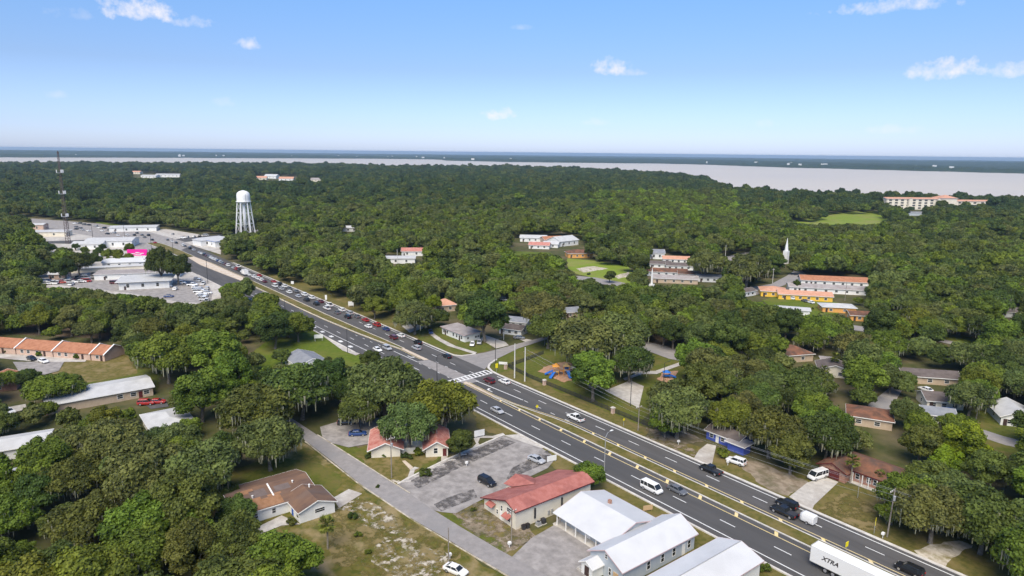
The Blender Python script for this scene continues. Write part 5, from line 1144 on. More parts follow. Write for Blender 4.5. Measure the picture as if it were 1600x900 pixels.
pole('utility_pole', 'short pole on the yard edge by the narrow street', 701, 879, 7.0, 'pole_wood', .13)
pole('utility_pole', 'short pole in front of the cream office gable', 799, 853, 7.9, 'pole_wood', .13, parts=(crossarm,))
pole('utility_pole', 'pale pole behind the duplex, right side', 787, 531, 8.4, 'pole_concrete', .15)
pole('utility_pole', 'brown pole at the side street bend', 851, 540, 8.0, 'pole_wood', .15, parts=(crossarm,))
pole('utility_pole', 'pole at the little cul-de-sac', 1363, 621, 8.4, 'pole_wood', .15, parts=(crossarm,))
pole('utility_pole', 'pole with transformer near the yellow green tree', 1525, 656, 8.0, 'pole_wood', .15, parts=(crossarm, transformer))
pole('utility_pole', 'pole with crossarm at the right edge woods', 1595, 533, 8, 'pole_wood', .15, parts=(crossarm, transformer))
pole('utility_pole', 'short pole at the bottom right corner', 1569, 884, 8.5, 'pole_wood', .15, parts=(crossarm,))
pole('utility_pole', 'pole beside the street bend left of yellow house', 1207, 443, 9, 'pole_concrete', .16, parts=(crossarm,))
pole('utility_pole', 'pole standing before the grey roof terrace', 1320, 470, 10, 'pole_wood', .15, parts=(crossarm,))
pole('utility_pole', 'pole above the green field fence', 956, 413, 9, 'pole_wood', .15)
pole('utility_pole', 'pole at the court road above the big oaks', 1133, 404, 10, 'pole_concrete', .17)
pole('utility_pole', 'white pole standing over the white flat roofed building', 621, 413, 10, 'pole_concrete', .2)
pole('floodlight_pole', 'dark pole at the basketball court edge', 985, 634, 9.0, 'dark_metal', .12, 'lamp post', (streetlight,))
pole('floodlight_pole', 'dark pole beside the small play pad', 1037, 597, 6.5, 'dark_metal', .12, 'lamp post', (streetlight,))
pole('marker_post', 'thin white post on the brick house lawn', 1340, 778, 5.0, 'galvanised', .06, 'post')
# wires: each a sagging cable between pole tops
PT = [(gp(820, 596), 11.2), (gp(997, 673), 7.2), (gp(1386, 839), 10.2), (gp(1569, 884), 8.2)]
def wire(label, a, c, sag):
    n = 14; b = MB(); P = [a.lerp(c, k / n) - Vector((0, 0, sag * 4 * (k / n) * (1 - k / n))) for k in range(n + 1)]
    for k in range(n): b.tube(P[k], P[k + 1], .02, n=4)
    tag(b.build('power_line', 'galvanised'), label, 'power line', 'overhead wires beside the highway')
NW = ['uppermost', 'second highest', 'third highest', 'lowest']
SPN = ['between concrete pole and park fence pole', 'between park fence pole and the right hand pole', 'running off from the right hand pole']
for i in range(3):
    for k in range(4):
        (a, ha), (c, hc) = PT[i], PT[i + 1]
        off = [(0, 0), (.9, .7), (-.9, .75), (0, 2.6)][k]
        wire(f'{NW[k]} wire {SPN[i]}', a + Vector((0, off[0], ha - off[1])), c + Vector((0, off[0], hc - off[1])), .9 if i == 1 else .4)
def sign(name, label, px, py, w, h, z0, m, rz, post='galvanised', diamond=False, cat='sign', two=False):
    p = gp(px, py); t = tag(empty(name, p, rz), label, cat)
    for x in ((-w * .4, w * .4) if two else (0,)): MB().tube((x, .06, -.1), (x, .06, z0 + h * .5), .05, n=6).build('post', post, t)
    b = MB()
    if diamond: b.add([(0, y, z0), (w / 2, y, z0 + h / 2), (0, y, z0 + h), (-w / 2, y, z0 + h / 2)] if False else [(x, y, z) for y in (-.02, .02) for x, z in ((0, z0), (w / 2, z0 + h / 2), (0, z0 + h), (-w / 2, z0 + h / 2))], [(0, 1, 2, 3), (7, 6, 5, 4), (0, 4, 5, 1), (1, 5, 6, 2), (2, 6, 7, 3), (3, 7, 4, 0)])
    else: b.box(-w / 2, w / 2, -.04, .02, z0, z0 + h)
    o = b.build('panel', m, t); fix_normals(o.data)
    return t
CB = YAW - pi / 2
sign('warning_sign', 'yellow diamond sign on the median after the turn pocket', 839, 646, 1.1, 1.1, 1.6, 'sign_yellow', CB + .6, diamond=True)
sign('warning_sign', 'yellow crossing sign at the side street corner', 776, 581, 1.0, 1.6, 1.4, 'sign_yellow', CB + .6)
sign('warning_sign', 'yellow sign on the verge by the park fence', 974.5, 666, .9, .9, 1.5, 'sign_yellow', CB + .7, diamond=True)
sign('warning_sign', 'yellow sign on the median behind the long trailer', 1322, 863, .9, 1.0, 1.2, 'sign_yellow', CB + .6)
sign('warning_sign', 'tall yellow sign with solar lamp on right verge', 1366, 834, .6, 1.5, 1.9, 'sign_yellow', CB + 1.0)
sign('yard_sign', 'white board sign on two posts by the parking lot', 749, 684, 3.0, 1.7, .5, 'white_wall', CB + .5, 'trim', cat='sign', two=True)
sign('office_sign', 'white sign board beside red roofed office parking', 862, 722, 2.6, 1.4, .3, 'white_wall', CB + .45, 'trim', two=True)
sign('plaza_sign', 'white sign with small print at the bright lawn edge', 498, 533, 3.4, 1.5, 1.2, 'white_wall', CB + .2, 'trim', two=True)
sign('notice_board', 'small white notice board on the verge opposite', 548.5, 480, 2.6, 2.0, .8, 'white_wall', CB + .1, 'trim', two=True)
sign('white_marker_sign', 'narrow white sign by the kerb beside the queue', 509.5, 470, 1.0, 2.4, .6, 'white_wall', CB, 'trim')
sign('white_marker_sign', 'small white sign on verge high up beside the queue', 457, 445, 1.6, 1.6, .5, 'white_wall', CB, 'trim')
sign('brown_sign', 'brown sign board beside the metal roofed hall', 1012, 799, 2.2, 1.1, .3, 'plywood', CB + .3, 'plywood', two=True)
sign('park_sign', 'pale low park sign on the corner lawn', 786, 571, 3.0, .9, .4, 'white_wall', CB - .2, 'trim', two=True)
# magenta billboard
p = gp(216, 410); t = tag(empty('billboard', p, CB + .12), 'magenta billboard with white script above the long store', 'billboard')
for x in (-3, 3): MB().tube((x, 0, 0), (x, 0, 4.6), .25, n=8).build('post', 'dark_metal', t)
MB().box(-6.2, 6.2, -.3, .3, 4.5, 8.7).build('panel', 'magenta', t); MB().box(-6.4, 6.4, -.5, .5, 3.9, 4.5).build('catwalk', 'trim', t)
for k, (x, w, z) in enumerate(((-2.6, 2.2, 5.6), (.2, 2.6, 6.3), (3.0, 2.0, 5.8), (.4, 4.2, 5.2))): MB().box(x - w / 2, x + w / 2, -.33, -.3, z, z + .55).build('printed_script', 'white_paint', t)
MB().box(-2.5, 0, -.1, .1, 0.2, 2.6).build('lower_sign', 'white_wall', t)
p = gp(187, 350); t = tag(empty('blue_shelter', p, CB), 'blue roofed structure at the wood edge above far crossroads', 'building')
MB().box(-7, 7, 0, 7, 5.0, 8.0).build('panel', 'grey_shingle', t); [MB().tube((x, 3, 0), (x, 3, 5.2), .3).build('post', 'dark_metal', t) for x in (-5, 5)]
# water tower
p = gp(384, 367); t = tag(empty('water_tower', p), 'white water tower with domed tank on six legs', 'water tower'); landmark('water tower', 383, 345)
MB().lathe([(1.2, 27.2), (4.2, 27.8), (5.5, 29.0), (5.6, 29.6), (5.6, 34.6), (5.1, 36.6), (3.4, 38), (1.4, 38.7), (.2, 38.9)], 32).build('tank', 'tower_white', t, True)
MB().lathe([(5.6, 29.2), (6.5, 29.2), (6.5, 29.4), (5.6, 29.4)], 32).build('catwalk', 'tower_white', t); MB().lathe([(1.25, 0), (1.25, 27.8)], 16).build('riser_pipe', 'tower_white', t, True)
LG = []
for k in range(6):
    a = pi * k / 3 + .3; q0, q1 = Vector((8.0 * cos(a), 8.0 * sin(a), 0)), Vector((5.2 * cos(a), 5.2 * sin(a), 29.5)); LG.append((q0, q1)); MB().tube(q0, q1, .5, .45, 8).build('leg', 'tower_white', t)
for k in range(6):
    (a0, a1), (b0, b1) = LG[k], LG[(k + 1) % 6]
    for f0, f1 in ((.02, .34), (.34, .66), (.66, .97)):
        b = MB(); b.tube(a0.lerp(a1, f0), b0.lerp(b1, f1), .09, n=4); b.tube(b0.lerp(b1, f0), a0.lerp(a1, f1), .09, n=4); b.tube(a0.lerp(a1, f1), b0.lerp(b1, f1), .2, n=5); b.build('brace', 'tower_white', t)
MB().tube((5.75, 0, 36), (5.75, 0, 29.2), .1).build('ladder', 'steel', t)
# radio mast
p = gp(107, 381); t = tag(empty('radio_mast', p), 'tall lattice radio mast with white antennas, far left', 'radio mast'); landmark('radio mast', 104, 360)
HM = 70.5
for k in range(3):
    a = 2 * pi * k / 3; MB().tube((1.9 * cos(a), 1.9 * sin(a), 0), (.55 * cos(a), .55 * sin(a), HM), .22, .14, 5).build('leg', 'tower_rust', t)
b = MB(); NB = 34
for j in range(NB):
    z0, z1 = HM * j / NB, HM * (j + 1) / NB; r0, r1 = 1.9 - 1.35 * j / NB, 1.9 - 1.35 * (j + 1) / NB
    for k in range(3):
        a, c = 2 * pi * k / 3, 2 * pi * (k + 1) / 3; b.tube((r0 * cos(a), r0 * sin(a), z0), (r1 * cos(c), r1 * sin(c), z1), .09, n=4); b.tube((r1 * cos(a), r1 * sin(a), z1), (r1 * cos(c), r1 * sin(c), z1), .09, n=4)
b.build('lattice', 'tower_rust', t)
for z in (56, 40, 22.5):
    for k in range(3):
        a = 2 * pi * k / 3 + .5; b = MB(); rx = 2.3
        for s in (-.9, 0, .9): x, y = rx * cos(a) - s * sin(a), rx * sin(a) + s * cos(a); b.box(x - .28, x + .28, y - .22, y + .22, z - 1.1, z + 1.1)
        b.build('panel_antenna', 'tower_white', t)
    MB().lathe([(1.0, z - 1.4), (2.3, z - 1.4), (2.3, z - 1.2), (1.0, z - 1.2)], 10).build('platform', 'steel', t)
b = MB(); [b.tube((-2.4 + 1.2 * k, 0, HM - 1.5), (-2.4 + 1.2 * k, 0, HM + .8), .1, n=4) for k in range(5)]; b.tube((-2.6, 0, HM - 1), (2.6, 0, HM - 1), .12, n=4); b.build('whip_antenna', 'tower_rust', t)
# ---------------------------------------------------------------- park: fence, pillars, playground, hoop
def fence(label, pts, h=1.35):
    t = tag(empty('park_fence', (pts[0][0], pts[0][1], 0)), label, 'fence'); ox, oy = pts[0]
    pb = MB(); pb.box(-.05, .05, -.05, .05, 0, h + .1); pm = pb.mesh('post'); pm.materials.append(MATS['dark_metal'])
    for (x0, y0), (x1, y1) in zip(pts, pts[1:]):
        L = hypot(x1 - x0, y1 - y0); n = max(1, round(L / 2.4)); a = atan2(y1 - y0, x1 - x0)
        for k in range(n + 1): inst('post', pm, t, (x0 - ox + (x1 - x0) * k / n, y0 - oy + (y1 - y0) * k / n, 0), a)
        for z in (.15, h - .12):
            o = MB().box(0, L, -.03, .03, z, z + .08).build('rail', 'dark_metal', t); o.location = (x0 - ox, y0 - oy, 0); o.rotation_euler = (0, 0, a)
        b = MB(); m = int(L / .16)
        for k in range(m): b.box(k * .16, k * .16 + .05, -.02, .02, .1, h)
        o = b.build('pickets', 'dark_metal', t); o.location = (x0 - ox, y0 - oy, 0); o.rotation_euler = (0, 0, a); o['kind'] = 'stuff'
fence('long black picket fence between park lawn and highway verge', [(-4.5, 12.6), (8, 11.4), (24, 11.5), (40, 11.5), (56, 11.6), (70, 11.8)])
fence('short black fence from the corner up the side street', [(-4.7, 13.0), (-6.5, 21.3), (-9.5, 33)])
for px, py, lab in ((790, 577, 'brick pillar at the fence corner'), (850.5, 602, 'brick pillar of park fence below the playground'), (957.5, 646, 'brick pillar of park fence near the court')):
    p = gp(px, py); t = tag(empty('brick_pillar', p), lab, 'pillar', 'pillars of the park fence'); MB().box(-.42, .42, -.42, .42, 0, 1.75).build('shaft', 'pink_wall', t); b = MB(); b.hexa([(-.6, -.6, 1.75), (.6, -.6, 1.75), (.6, .6, 1.75), (-.6, .6, 1.75)], [(-.3, -.3, 2.05), (.3, -.3, 2.05), (.3, .3, 2.05), (-.3, .3, 2.05)]); b.build('cap', 'concrete', t)
p = gp(872, 588); t = tag(empty('play_structure', p, CB, ), 'large playground climber with blue slides and orange posts', 'playground'); landmark('blue and orange playground', 872, 580)
for x, y in ((-1.6, 0), (.2, 0), (-1.6, 1.8), (.2, 1.8), (2.0, .6), (3.8, .6), (2.0, 2.4), (3.8, 2.4)): MB().tube((x, y, .1), (x, y, 3.4), .08, n=6).build('post', 'play_orange', t)
MB().box(-1.6, .2, 0, 1.8, 1.4, 1.5).build('deck', 'play_tan', t); MB().box(2.0, 3.8, .6, 2.4, 1.7, 1.8).build('deck', 'play_tan', t); MB().box(.2, 2.0, .8, 1.6, 1.5, 1.6).build('bridge', 'play_orange', t)
for cx_, cy_, z in ((-.7, .9, 3.3), (2.9, 1.5, 3.3)): b = MB(); b.add([(cx_ - 1.3, cy_ - 1.3, z), (cx_ + 1.3, cy_ - 1.3, z), (cx_ + 1.3, cy_ + 1.3, z), (cx_ - 1.3, cy_ + 1.3, z), (cx_, cy_, z + 1.1)], [(0, 1, 4), (1, 2, 4), (2, 3, 4), (3, 0, 4), (3, 2, 1, 0)]); b.build('canopy', 'play_orange' if cx_ < 0 else 'play_tan', t)
def slide(x0, y0, z0, x1, y1, z1, m='play_blue', w=.5):
    b = MB(); d = Vector((x1 - x0, y1 - y0, 0)).normalized(); s = Vector((-d.y, d.x, 0)) * w
    a, c = Vector((x0, y0, z0)), Vector((x1, y1, z1)); b.hexa([a - s, c - s, c + s, a + s], [a - s + Vector((0, 0, .08)), c - s + Vector((0, 0, .08)), c + s + Vector((0, 0, .08)), a + s + Vector((0, 0, .08))])
    for q in (-s, s): b.hexa([a + q * .9, c + q * .9, c + q, a + q], [v + Vector((0, 0, .35)) for v in (a + q * .9, c + q * .9, c + q, a + q)])
    b.build('slide', m, t)
slide(-1.2, 0, 1.5, -2.8, -3.0, .25); slide(3.2, .6, 1.8, 4.0, -2.8, .3, w=.6); slide(-1.6, 1.2, 1.5, -4.4, .8, .3); b = MB(); b.tube((3.8, 2.0, 2.6), (5.8, 2.4, 2.2), .5, n=10); b.tube((5.8, 2.4, 2.2), (6.6, .6, .9), .5, n=10); b.build('tube_slide', 'lamp_white', t)
for x in (-1.6, .2): MB().box(x - .05, x + .05, 0, 1.8, 1.5, 2.2).build('side_panel', 'play_blue', t)
MB().box(2.0, 3.8, 2.36, 2.44, 1.8, 2.6).build('side_panel', 'play_blue', t)
p = gp(1042, 592); t = tag(empty('toddler_climber', p, CB), 'small blue toddler climber on the second play pad', 'playground')
for x, y in ((-1, 0), (1, 0), (-1, 1.6), (1, 1.6)): MB().tube((x, y, .1), (x, y, 2.2), .07, n=6).build('post', 'play_blue', t)
MB().box(-1, 1, 0, 1.6, .9, 1.0).build('deck', 'play_blue', t); slide(1, .8, 1.0, 3.2, .6, .25); b = MB(); b.add([(-1.3, -.3, 2.1), (1.3, -.3, 2.1), (1.3, 1.9, 2.1), (-1.3, 1.9, 2.1), (0, .8, 2.9)], [(0, 1, 4), (1, 2, 4), (2, 3, 4), (3, 0, 4), (3, 2, 1, 0)]); b.build('canopy', 'play_blue', t)
p = gp(952, 613); t = tag(empty('basketball_hoop', p, CB), 'basketball hoop at the left edge of the court', 'hoop'); MB().tube((0, 0, 0), (0, 0, 3.4), .08).build('post', 'steel', t); MB().box(.2, .28, -.9, .9, 2.9, 4.0).build('backboard', 'white_wall', t); MB().lathe([(.21, 3.04), (.24, 3.04), (.24, 3.08), (.21, 3.08)], 12, (.6, 0)).build('rim', 'play_orange', t)
# wheel stops round the office lot, mailboxes, small roadside things
for k in range(7):
    p = gp(636 + 17.5 * k, 753.5 - 8.4 * k); t = tag(MB().box(-.9, .9, -.09, .09, 0, .16).build('wheel_stop', 'kerb'), f'concrete wheel stop along the lot kerb, {ordinal(k)} from the street', 'wheel stop', 'wheel stops in the office lot'); t.location = (p.x, p.y, .145); t.rotation_euler = (0, 0, R_(68))
for px, py, lab in ((729, 729, 'small white sign post on the lot island'), (1060, 695, 'white post box by the highway verge'), (1137, 727, 'tan post box beside the white SUV'), (1379, 841, 'white utility cabinet at foot of the right hand pole'), (703, 874, 'white cable box at foot of the short pole'), (796, 856, 'white box at foot of the office gable pole')):
    p = gp(px, py); t = tag(empty('post_box', p), lab, 'post box'); MB().tube((0, 0, 0), (0, 0, .9), .07, n=6).build('post', 'trim', t); b = MB(); b.box(-.25, .25, -.3, .3, .8, 1.25); b.build('box', 'trim', t)
# hand-placed boat next to the cream gabled house
p = gp(1480, 645); t = tag(empty('covered_boat', p, CB), 'boat under a pale blue cover outside cream gabled house', 'boat'); b = MB(); loft(b, [(-2.4, .5, 1.2, .8), (-1, .4, 1.5, 1.0), (1, .4, 1.5, .9), (2.6, .7, 1.2, .2)]); b.build('cover', mat('boat_cover', (0.35, 0.5, 0.68), .8), t); MB().box(-1.5, 1.5, -.5, .5, .1, .5).build('trailer', 'dark_metal', t)
# ---------------------------------------------------------------- trees
OPEN = [  # parts of the photograph where ground, roofs or road show: no filler crown may cover them
 [(40, 340), (150, 347), (250, 366), (300, 381), (345, 400), (440, 440), (560, 491), (640, 525), (712, 557), (760, 551), (880, 517), (886, 523), (815, 546), (768, 568), (775, 583), (900, 637), (1000, 684), (1100, 730), (1200, 776), (1300, 820), (1450, 884), (1490, 905), (1600, 960), (1200, 945), (1110, 838), (1000, 775), (950, 750), (860, 703), (738, 640), (742, 622), (735, 606), (712, 600), (686, 584), (668, 592), (650, 578), (612, 560), (590, 552), (580, 540), (555, 552), (490, 515), (487, 505), (468, 490), (436, 477), (445, 468), (425, 455), (400, 442), (380, 436), (346, 448), (310, 432), (290, 422), (300, 405), (290, 395), (240, 380), (180, 372), (110, 365), (60, 355)],
 [(50, 350), (140, 352), (240, 378), (300, 405), (345, 445), (330, 472), (300, 474), (270, 472), (225, 464), (180, 457), (120, 450), (62, 446), (62, 430), (100, 425), (140, 415), (150, 400), (110, 390), (90, 384), (58, 372)],
 [(200, 352), (260, 352), (345, 366), (345, 396), (300, 386), (240, 368)],
 [(430, 436), (480, 448), (520, 455), (560, 478), (590, 498), (612, 494), (640, 505), (640, 530), (560, 491)],
 [(640, 528), (662, 515), (690, 508), (715, 502), (755, 513), (770, 528), (800, 519), (830, 528), (800, 540), (760, 552), (712, 558)],
 [(772, 508), (790, 488), (830, 488), (828, 512), (820, 527), (790, 530)],
 [(770, 568), (820, 548), (850, 540), (865, 548), (890, 560), (905, 580), (896, 600), (915, 620), (945, 636), (943, 611), (980, 596), (1008, 604), (1003, 640), (1003, 660), (1003, 690), (900, 637), (775, 582)],
 [(1008, 575), (1022, 560), (1050, 563), (1072, 566), (1045, 580), (1056, 598), (1030, 603), (1006, 598), (975, 594), (1000, 582)],
 [(990, 528), (1020, 534), (1078, 556), (1075, 568), (1045, 566), (1010, 552), (1000, 545)],
 [(1003, 672), (1040, 694), (1080, 704), (1094, 688), (1103, 670), (1166, 678), (1155, 700), (1175, 718), (1262, 756), (1272, 736), (1275, 718), (1300, 700), (1375, 722), (1392, 742), (1366, 762), (1380, 790), (1392, 832), (1440, 858), (1478, 852), (1500, 856), (1470, 880), (1500, 900), (1300, 820), (1100, 730), (1000, 686)],
 [(478, 690), (505, 680), (575, 714), (573, 690), (583, 674), (600, 690), (630, 690), (660, 690), (672, 670), (690, 668), (692, 705), (740, 700), (745, 668), (742, 650), (790, 668), (860, 703), (950, 750), (1200, 905), (1300, 945), (490, 945), (505, 905), (505, 850), (470, 838), (380, 832), (372, 800), (336, 775), (380, 752), (450, 728), (480, 742), (518, 752), (480, 712)],
 [(-20, 520), (100, 528), (182, 533), (190, 545), (205, 550), (200, 580), (215, 583), (243, 598), (240, 615), (265, 628), (262, 640), (300, 655), (270, 668), (215, 650), (225, 635), (140, 632), (80, 634), (58, 615), (108, 600), (96, 585), (70, 575), (0, 566)],
 [(0, 696), (44, 698), (42, 710), (0, 712)], [(0, 758), (22, 760), (20, 768), (0, 770)],
 [(0, 588), (20, 596), (26, 608), (50, 620), (45, 640), (0, 650)],
 [(410, 545), (440, 530), (485, 525), (520, 540), (563, 562), (566, 575), (540, 570), (515, 555), (470, 576), (440, 570), (415, 570)],
 [(1160, 452), (1200, 440), (1225, 424), (1262, 424), (1330, 430), (1358, 440), (1352, 460), (1320, 465), (1332, 478), (1350, 485), (1355, 500), (1330, 500), (1310, 490), (1280, 494), (1255, 492), (1230, 482), (1200, 470), (1160, 464)],
 [(1332, 506), (1368, 516), (1362, 522), (1335, 520)], [(1465, 518), (1530, 533), (1525, 546), (1465, 530)],
 [(1010, 420), (1020, 390), (1045, 392), (1085, 402), (1078, 418), (1125, 430), (1125, 443), (1060, 448), (1010, 450)],
 [(1130, 398), (1172, 390), (1174, 396), (1134, 412)], [(1222, 386), (1232, 386), (1234, 415), (1224, 418)],
 [(885, 403), (920, 404), (980, 415), (977, 430), (990, 446), (960, 444), (905, 436), (890, 425)],
 [(803, 368), (850, 363), (910, 368), (912, 382), (895, 390), (925, 394), (922, 405), (885, 405), (860, 396), (840, 398), (800, 398)],
 [(1235, 343), (1290, 342), (1295, 330), (1370, 330), (1390, 350), (1290, 351), (1240, 349)], [(1384, 307), (1470, 309), (1500, 306), (1562, 314), (1562, 322), (1480, 322), (1420, 324), (1386, 322)], [(1418, 330), (1440, 330), (1440, 338), (1418, 338)],
 [(1222, 545), (1262, 538), (1270, 560), (1245, 572), (1225, 560)], [(1283, 566), (1322, 572), (1322, 592), (1290, 592)], [(1332, 645), (1382, 645), (1378, 668), (1340, 672)], [(1356, 634), (1390, 605), (1408, 610), (1392, 642), (1365, 642)],
 [(1425, 575), (1480, 590), (1480, 605), (1460, 615), (1500, 630), (1495, 648), (1455, 642), (1430, 610)], [(1450, 650), (1480, 652), (1476, 664), (1452, 664)],
 [(1536, 648), (1552, 630), (1600, 640), (1600, 725), (1545, 697), (1540, 675)], [(1564, 483), (1592, 485), (1590, 498), (1566, 498)],
 [(400, 272), (465, 273), (465, 283), (400, 282)], [(484, 279), (502, 279), (502, 284), (484, 284)], [(206, 267), (284, 271), (284, 278), (206, 279)], [(532, 356), (558, 354), (558, 364), (532, 364)], [(605, 396), (660, 394), (660, 412), (605, 414)],
 [(686, 470), (712, 470), (712, 488), (690, 490)], [(884, 482), (912, 482), (912, 500), (888, 502)], [(366, 296), (402, 296), (402, 364), (366, 364)],
 [(776, 458), (795, 458), (795, 472), (778, 472)], [(545, 655), (575, 655), (575, 688), (545, 690)], [(180, 346), (200, 346), (200, 354), (180, 354)]]
POLYS = [(min(p[0] for p in q), max(p[0] for p in q), min(p[1] for p in q), max(p[1] for p in q), np.array(q, float), (636.0 if q[0] == (366, 296) else 1130.0 if q[0] == (1384, 307) else 640.0 if q[0] == (1222, 386) else max((gp(*p) - Vector((CX, CY, 0))).length for p in q) + 8 if min(p[1] for p in q) > 262 else 99999.0)) for q in OPEN]
def inside(poly, X, Y):
    x, y = poly[:, 0], poly[:, 1]; x2, y2 = np.roll(x, -1), np.roll(y, -1)
    c = ((y[None] > Y[:, None]) != (y2[None] > Y[:, None])) & (X[:, None] < (x2 - x)[None] * (Y[:, None] - y[None]) / np.where(y2 - y == 0, 1e-9, y2 - y)[None] + x[None])
    return c.sum(axis=1) % 2 == 1
UNIT = np.array([(0, 0)] + [(cos(2 * pi * k / 8) * .85, sin(2 * pi * k / 8) * .85) for k in range(8)] + [(cos(2 * pi * k / 5) * .45, sin(2 * pi * k / 5) * .45) for k in range(5)])
def blocked(px, py, rx, ry, r, tol=1):
    X = px + UNIT[:, 0] * rx; Y = py + UNIT[:, 1] * ry; n = 0
    for x0, x1, y0, y1, q, far in POLYS:
        if r > far: continue
        if px + rx < x0 or px - rx > x1 or py + ry < y0 or py - ry > y1: continue
        n += int(inside(q, X, Y).sum())
        if n > tol: return True
    return False
bpy.context.view_layer.update()
FOOT = []
for o in list(sc.objects):
    if o.type == 'MESH' and o.name.split('.')[0] in ('wall', 'tank'):
        c = [o.matrix_world @ Vector(k) for k in o.bound_box]; FOOT.append((min(p.x for p in c) - 1.5, max(p.x for p in c) + 1.5, min(p.y for p in c) - 1.5, max(p.y for p in c) + 1.5))
FOOT = np.array(FOOT)
rx_, ry_ = [-r[0] for r in RIGHT], [r[1] for r in RIGHT]; lx_, ly_ = [-r[0] for r in LEFT], [r[1] for r in LEFT]
def bad_base(x, y):
    if -770 < x < 190 and np.interp(-x, lx_, ly_) - 3.5 < y < np.interp(-x, rx_, ry_) + 3.0: return True
    if -10 < x < 150 and np.interp(x, [0, 14, 54, 90, 150], [-69, -67.5, -65.8, -60.8, -50.5]) - 1 < y < np.interp(x, [0, 12, 54, 92, 150], [-64, -63, -59.3, -55, -44]) + 1: return True
    return bool(((x > FOOT[:, 0]) & (x < FOOT[:, 1]) & (y > FOOT[:, 2]) & (y < FOOT[:, 3])).any())
ZC = {'oak': .98, 'rou': 1.10, 'tal': 1.35, 'bus': .62}; HZ = {'oak': .68, 'rou': .86, 'tal': 1.2, 'bus': .8}
rt = random.Random(21)
PLACED = []
def place(cx_, cy_, wpx, key, col, zs=1.0, **kw):
    """a tree whose crown centre and width are read off the photograph"""
    zc = ZC[key[:3]] * zs; R = 5.0
    for _ in range(6):
        p = gp(cx_, cy_, zc * R); R = wpx / 2 * project(p.x, p.y, p.z)[2] / F_PX
    PLACED.append((p.x, p.y, R)); tree(p.x, p.y, R / .98, key, col, zs, rz=rt.uniform(0, 6.28), **kw)
MAN = [(921, 741, 54, 'round0', 'bright', .95), (600, 603, 112, 'oak0', 'grey', 1.05), (695, 632, 104, 'oak1', 'olive', 1.05), (640, 663, 84, 'oak2', 'grey', 1.1), (560, 640, 70, 'oak3', 'green', 1.0), (718, 690, 50, 'round1', 'dark', 1.0),
 (578, 560, 34, 'round2', 'dark', .9), (465, 508, 52, 'round3', 'bright', .95), (428, 512, 62, 'round0', 'dark', 1.0), (440, 556, 32, 'round1', 'green', .9), (585, 478, 42, 'round2', 'bright', .9), (648, 494, 66, 'oak0', 'grey', .9), (675, 474, 32, 'round3', 'yellow', 1.0),
 (915, 535, 112, 'oak1', 'grey', 1.0), (965, 522, 90, 'oak2', 'grey', 1.0), (985, 565, 70, 'oak3', 'dark', 1.0), (928, 582, 86, 'round1', 'bright', 1.0), (758, 492, 76, 'round0', 'dark', 1.05), (850, 488, 74, 'oak1', 'grey', 1.15), (857, 510, 72, 'round3', 'green', .9),
 (250, 411, 46, 'oak0', 'dark', 1.5), (277, 417, 42, 'round2', 'dark', 1.25), (83, 606, 78, 'oak2', 'bright', .75), (46, 592, 42, 'round1', 'dark', 1.0), (13, 592, 36, 'oak3', 'olive', 1.0), (1415, 772, 84, 'oak0', 'olive', 1.05), (1395, 800, 50, 'oak3', 'olive', .9), (1505, 690, 84, 'round0', 'yellow', 1.0), (1480, 715, 60, 'round3', 'yellow', .8),
 (953, 431, 21, 'round1', 'dark', 1.0), (998, 412, 38, 'round0', 'dark', 1.0), (1103, 411, 58, 'oak1', 'grey', 1.0), (1168, 420, 66, 'oak0', 'grey', 1.0), (1245, 445, 12, 'tall1', 'dark', 1.2), (370, 800, 62, 'round2', 'green', .95), (352, 772, 50, 'oak1', 'dark', .9), (440, 876, 120, 'round3', 'olive', .9),
 (1205, 672, 92, 'oak3', 'green', 1.05), (1238, 705, 72, 'round1', 'green', 1.0), (1140, 650, 66, 'oak2', 'olive', 1.1), (1060, 640, 90, 'oak1', 'grey', 1.1), (1040, 655, 60, 'round3', 'olive', 1.0), (1095, 600, 70, 'round2', 'green', 1.2), (1460, 800, 110, 'oak2', 'grey', 1.0), (1540, 810, 120, 'oak0', 'green', 1.05), (1440, 690, 70, 'round1', 'green', 1.0),
 (515, 585, 64, 'round2', 'dark', 1.0), (470, 605, 110, 'oak3', 'green', 1.0), (400, 640, 110, 'oak0', 'green', 1.0), (312, 612, 92, 'round0', 'bright', 1.0), (260, 555, 90, 'oak2', 'olive', 1.05), (330, 550, 90, 'round1', 'bright', 1.0), (230, 740, 130, 'oak0', 'grey', 1.05), (310, 735, 120, 'oak1', 'grey', 1.0), (420, 690, 100, 'oak3', 'grey', 1.0), (165, 700, 110, 'oak2', 'grey', 1.0), (112, 748, 96, 'oak1', 'green', 1.0), (215, 868, 116, 'oak0', 'olive', .95), (60, 770, 80, 'round2', 'dark', 1.0), (130, 820, 100, 'oak3', 'green', 1.0),
 (200, 403, 18, 'round1', 'olive', 1.1), (183, 397, 18, 'round2', 'olive', 1.1), (168, 397, 18, 'round3', 'olive', 1.1), (202, 388, 18, 'round0', 'olive', 1.2), (153, 393, 16, 'round3', 'dark', 1.0), (133, 391, 15, 'round1', 'olive', 1.0), (186, 405, 18, 'oak1', 'olive', 1.2), (170, 408, 16, 'oak2', 'olive', 1.1), (118, 385, 12, 'round2', 'dark', 1.0), (160, 386, 14, 'round0', 'dark', 1.0), (122, 410, 44, 'oak1', 'dark', 1.0), (100, 418, 40, 'round0', 'dark', 1.0), (142, 405, 30, 'round2', 'dark', 1.0)]
for cx_, cy_, w_, key, col, zs in MAN:
    if cy_ < 440 and 90 < cx_ < 300: place(cx_, cy_, w_, key, col, zs)
    else: place(cx_, cy_, w_, key, col, zs)
n_manual = len(PLACED)
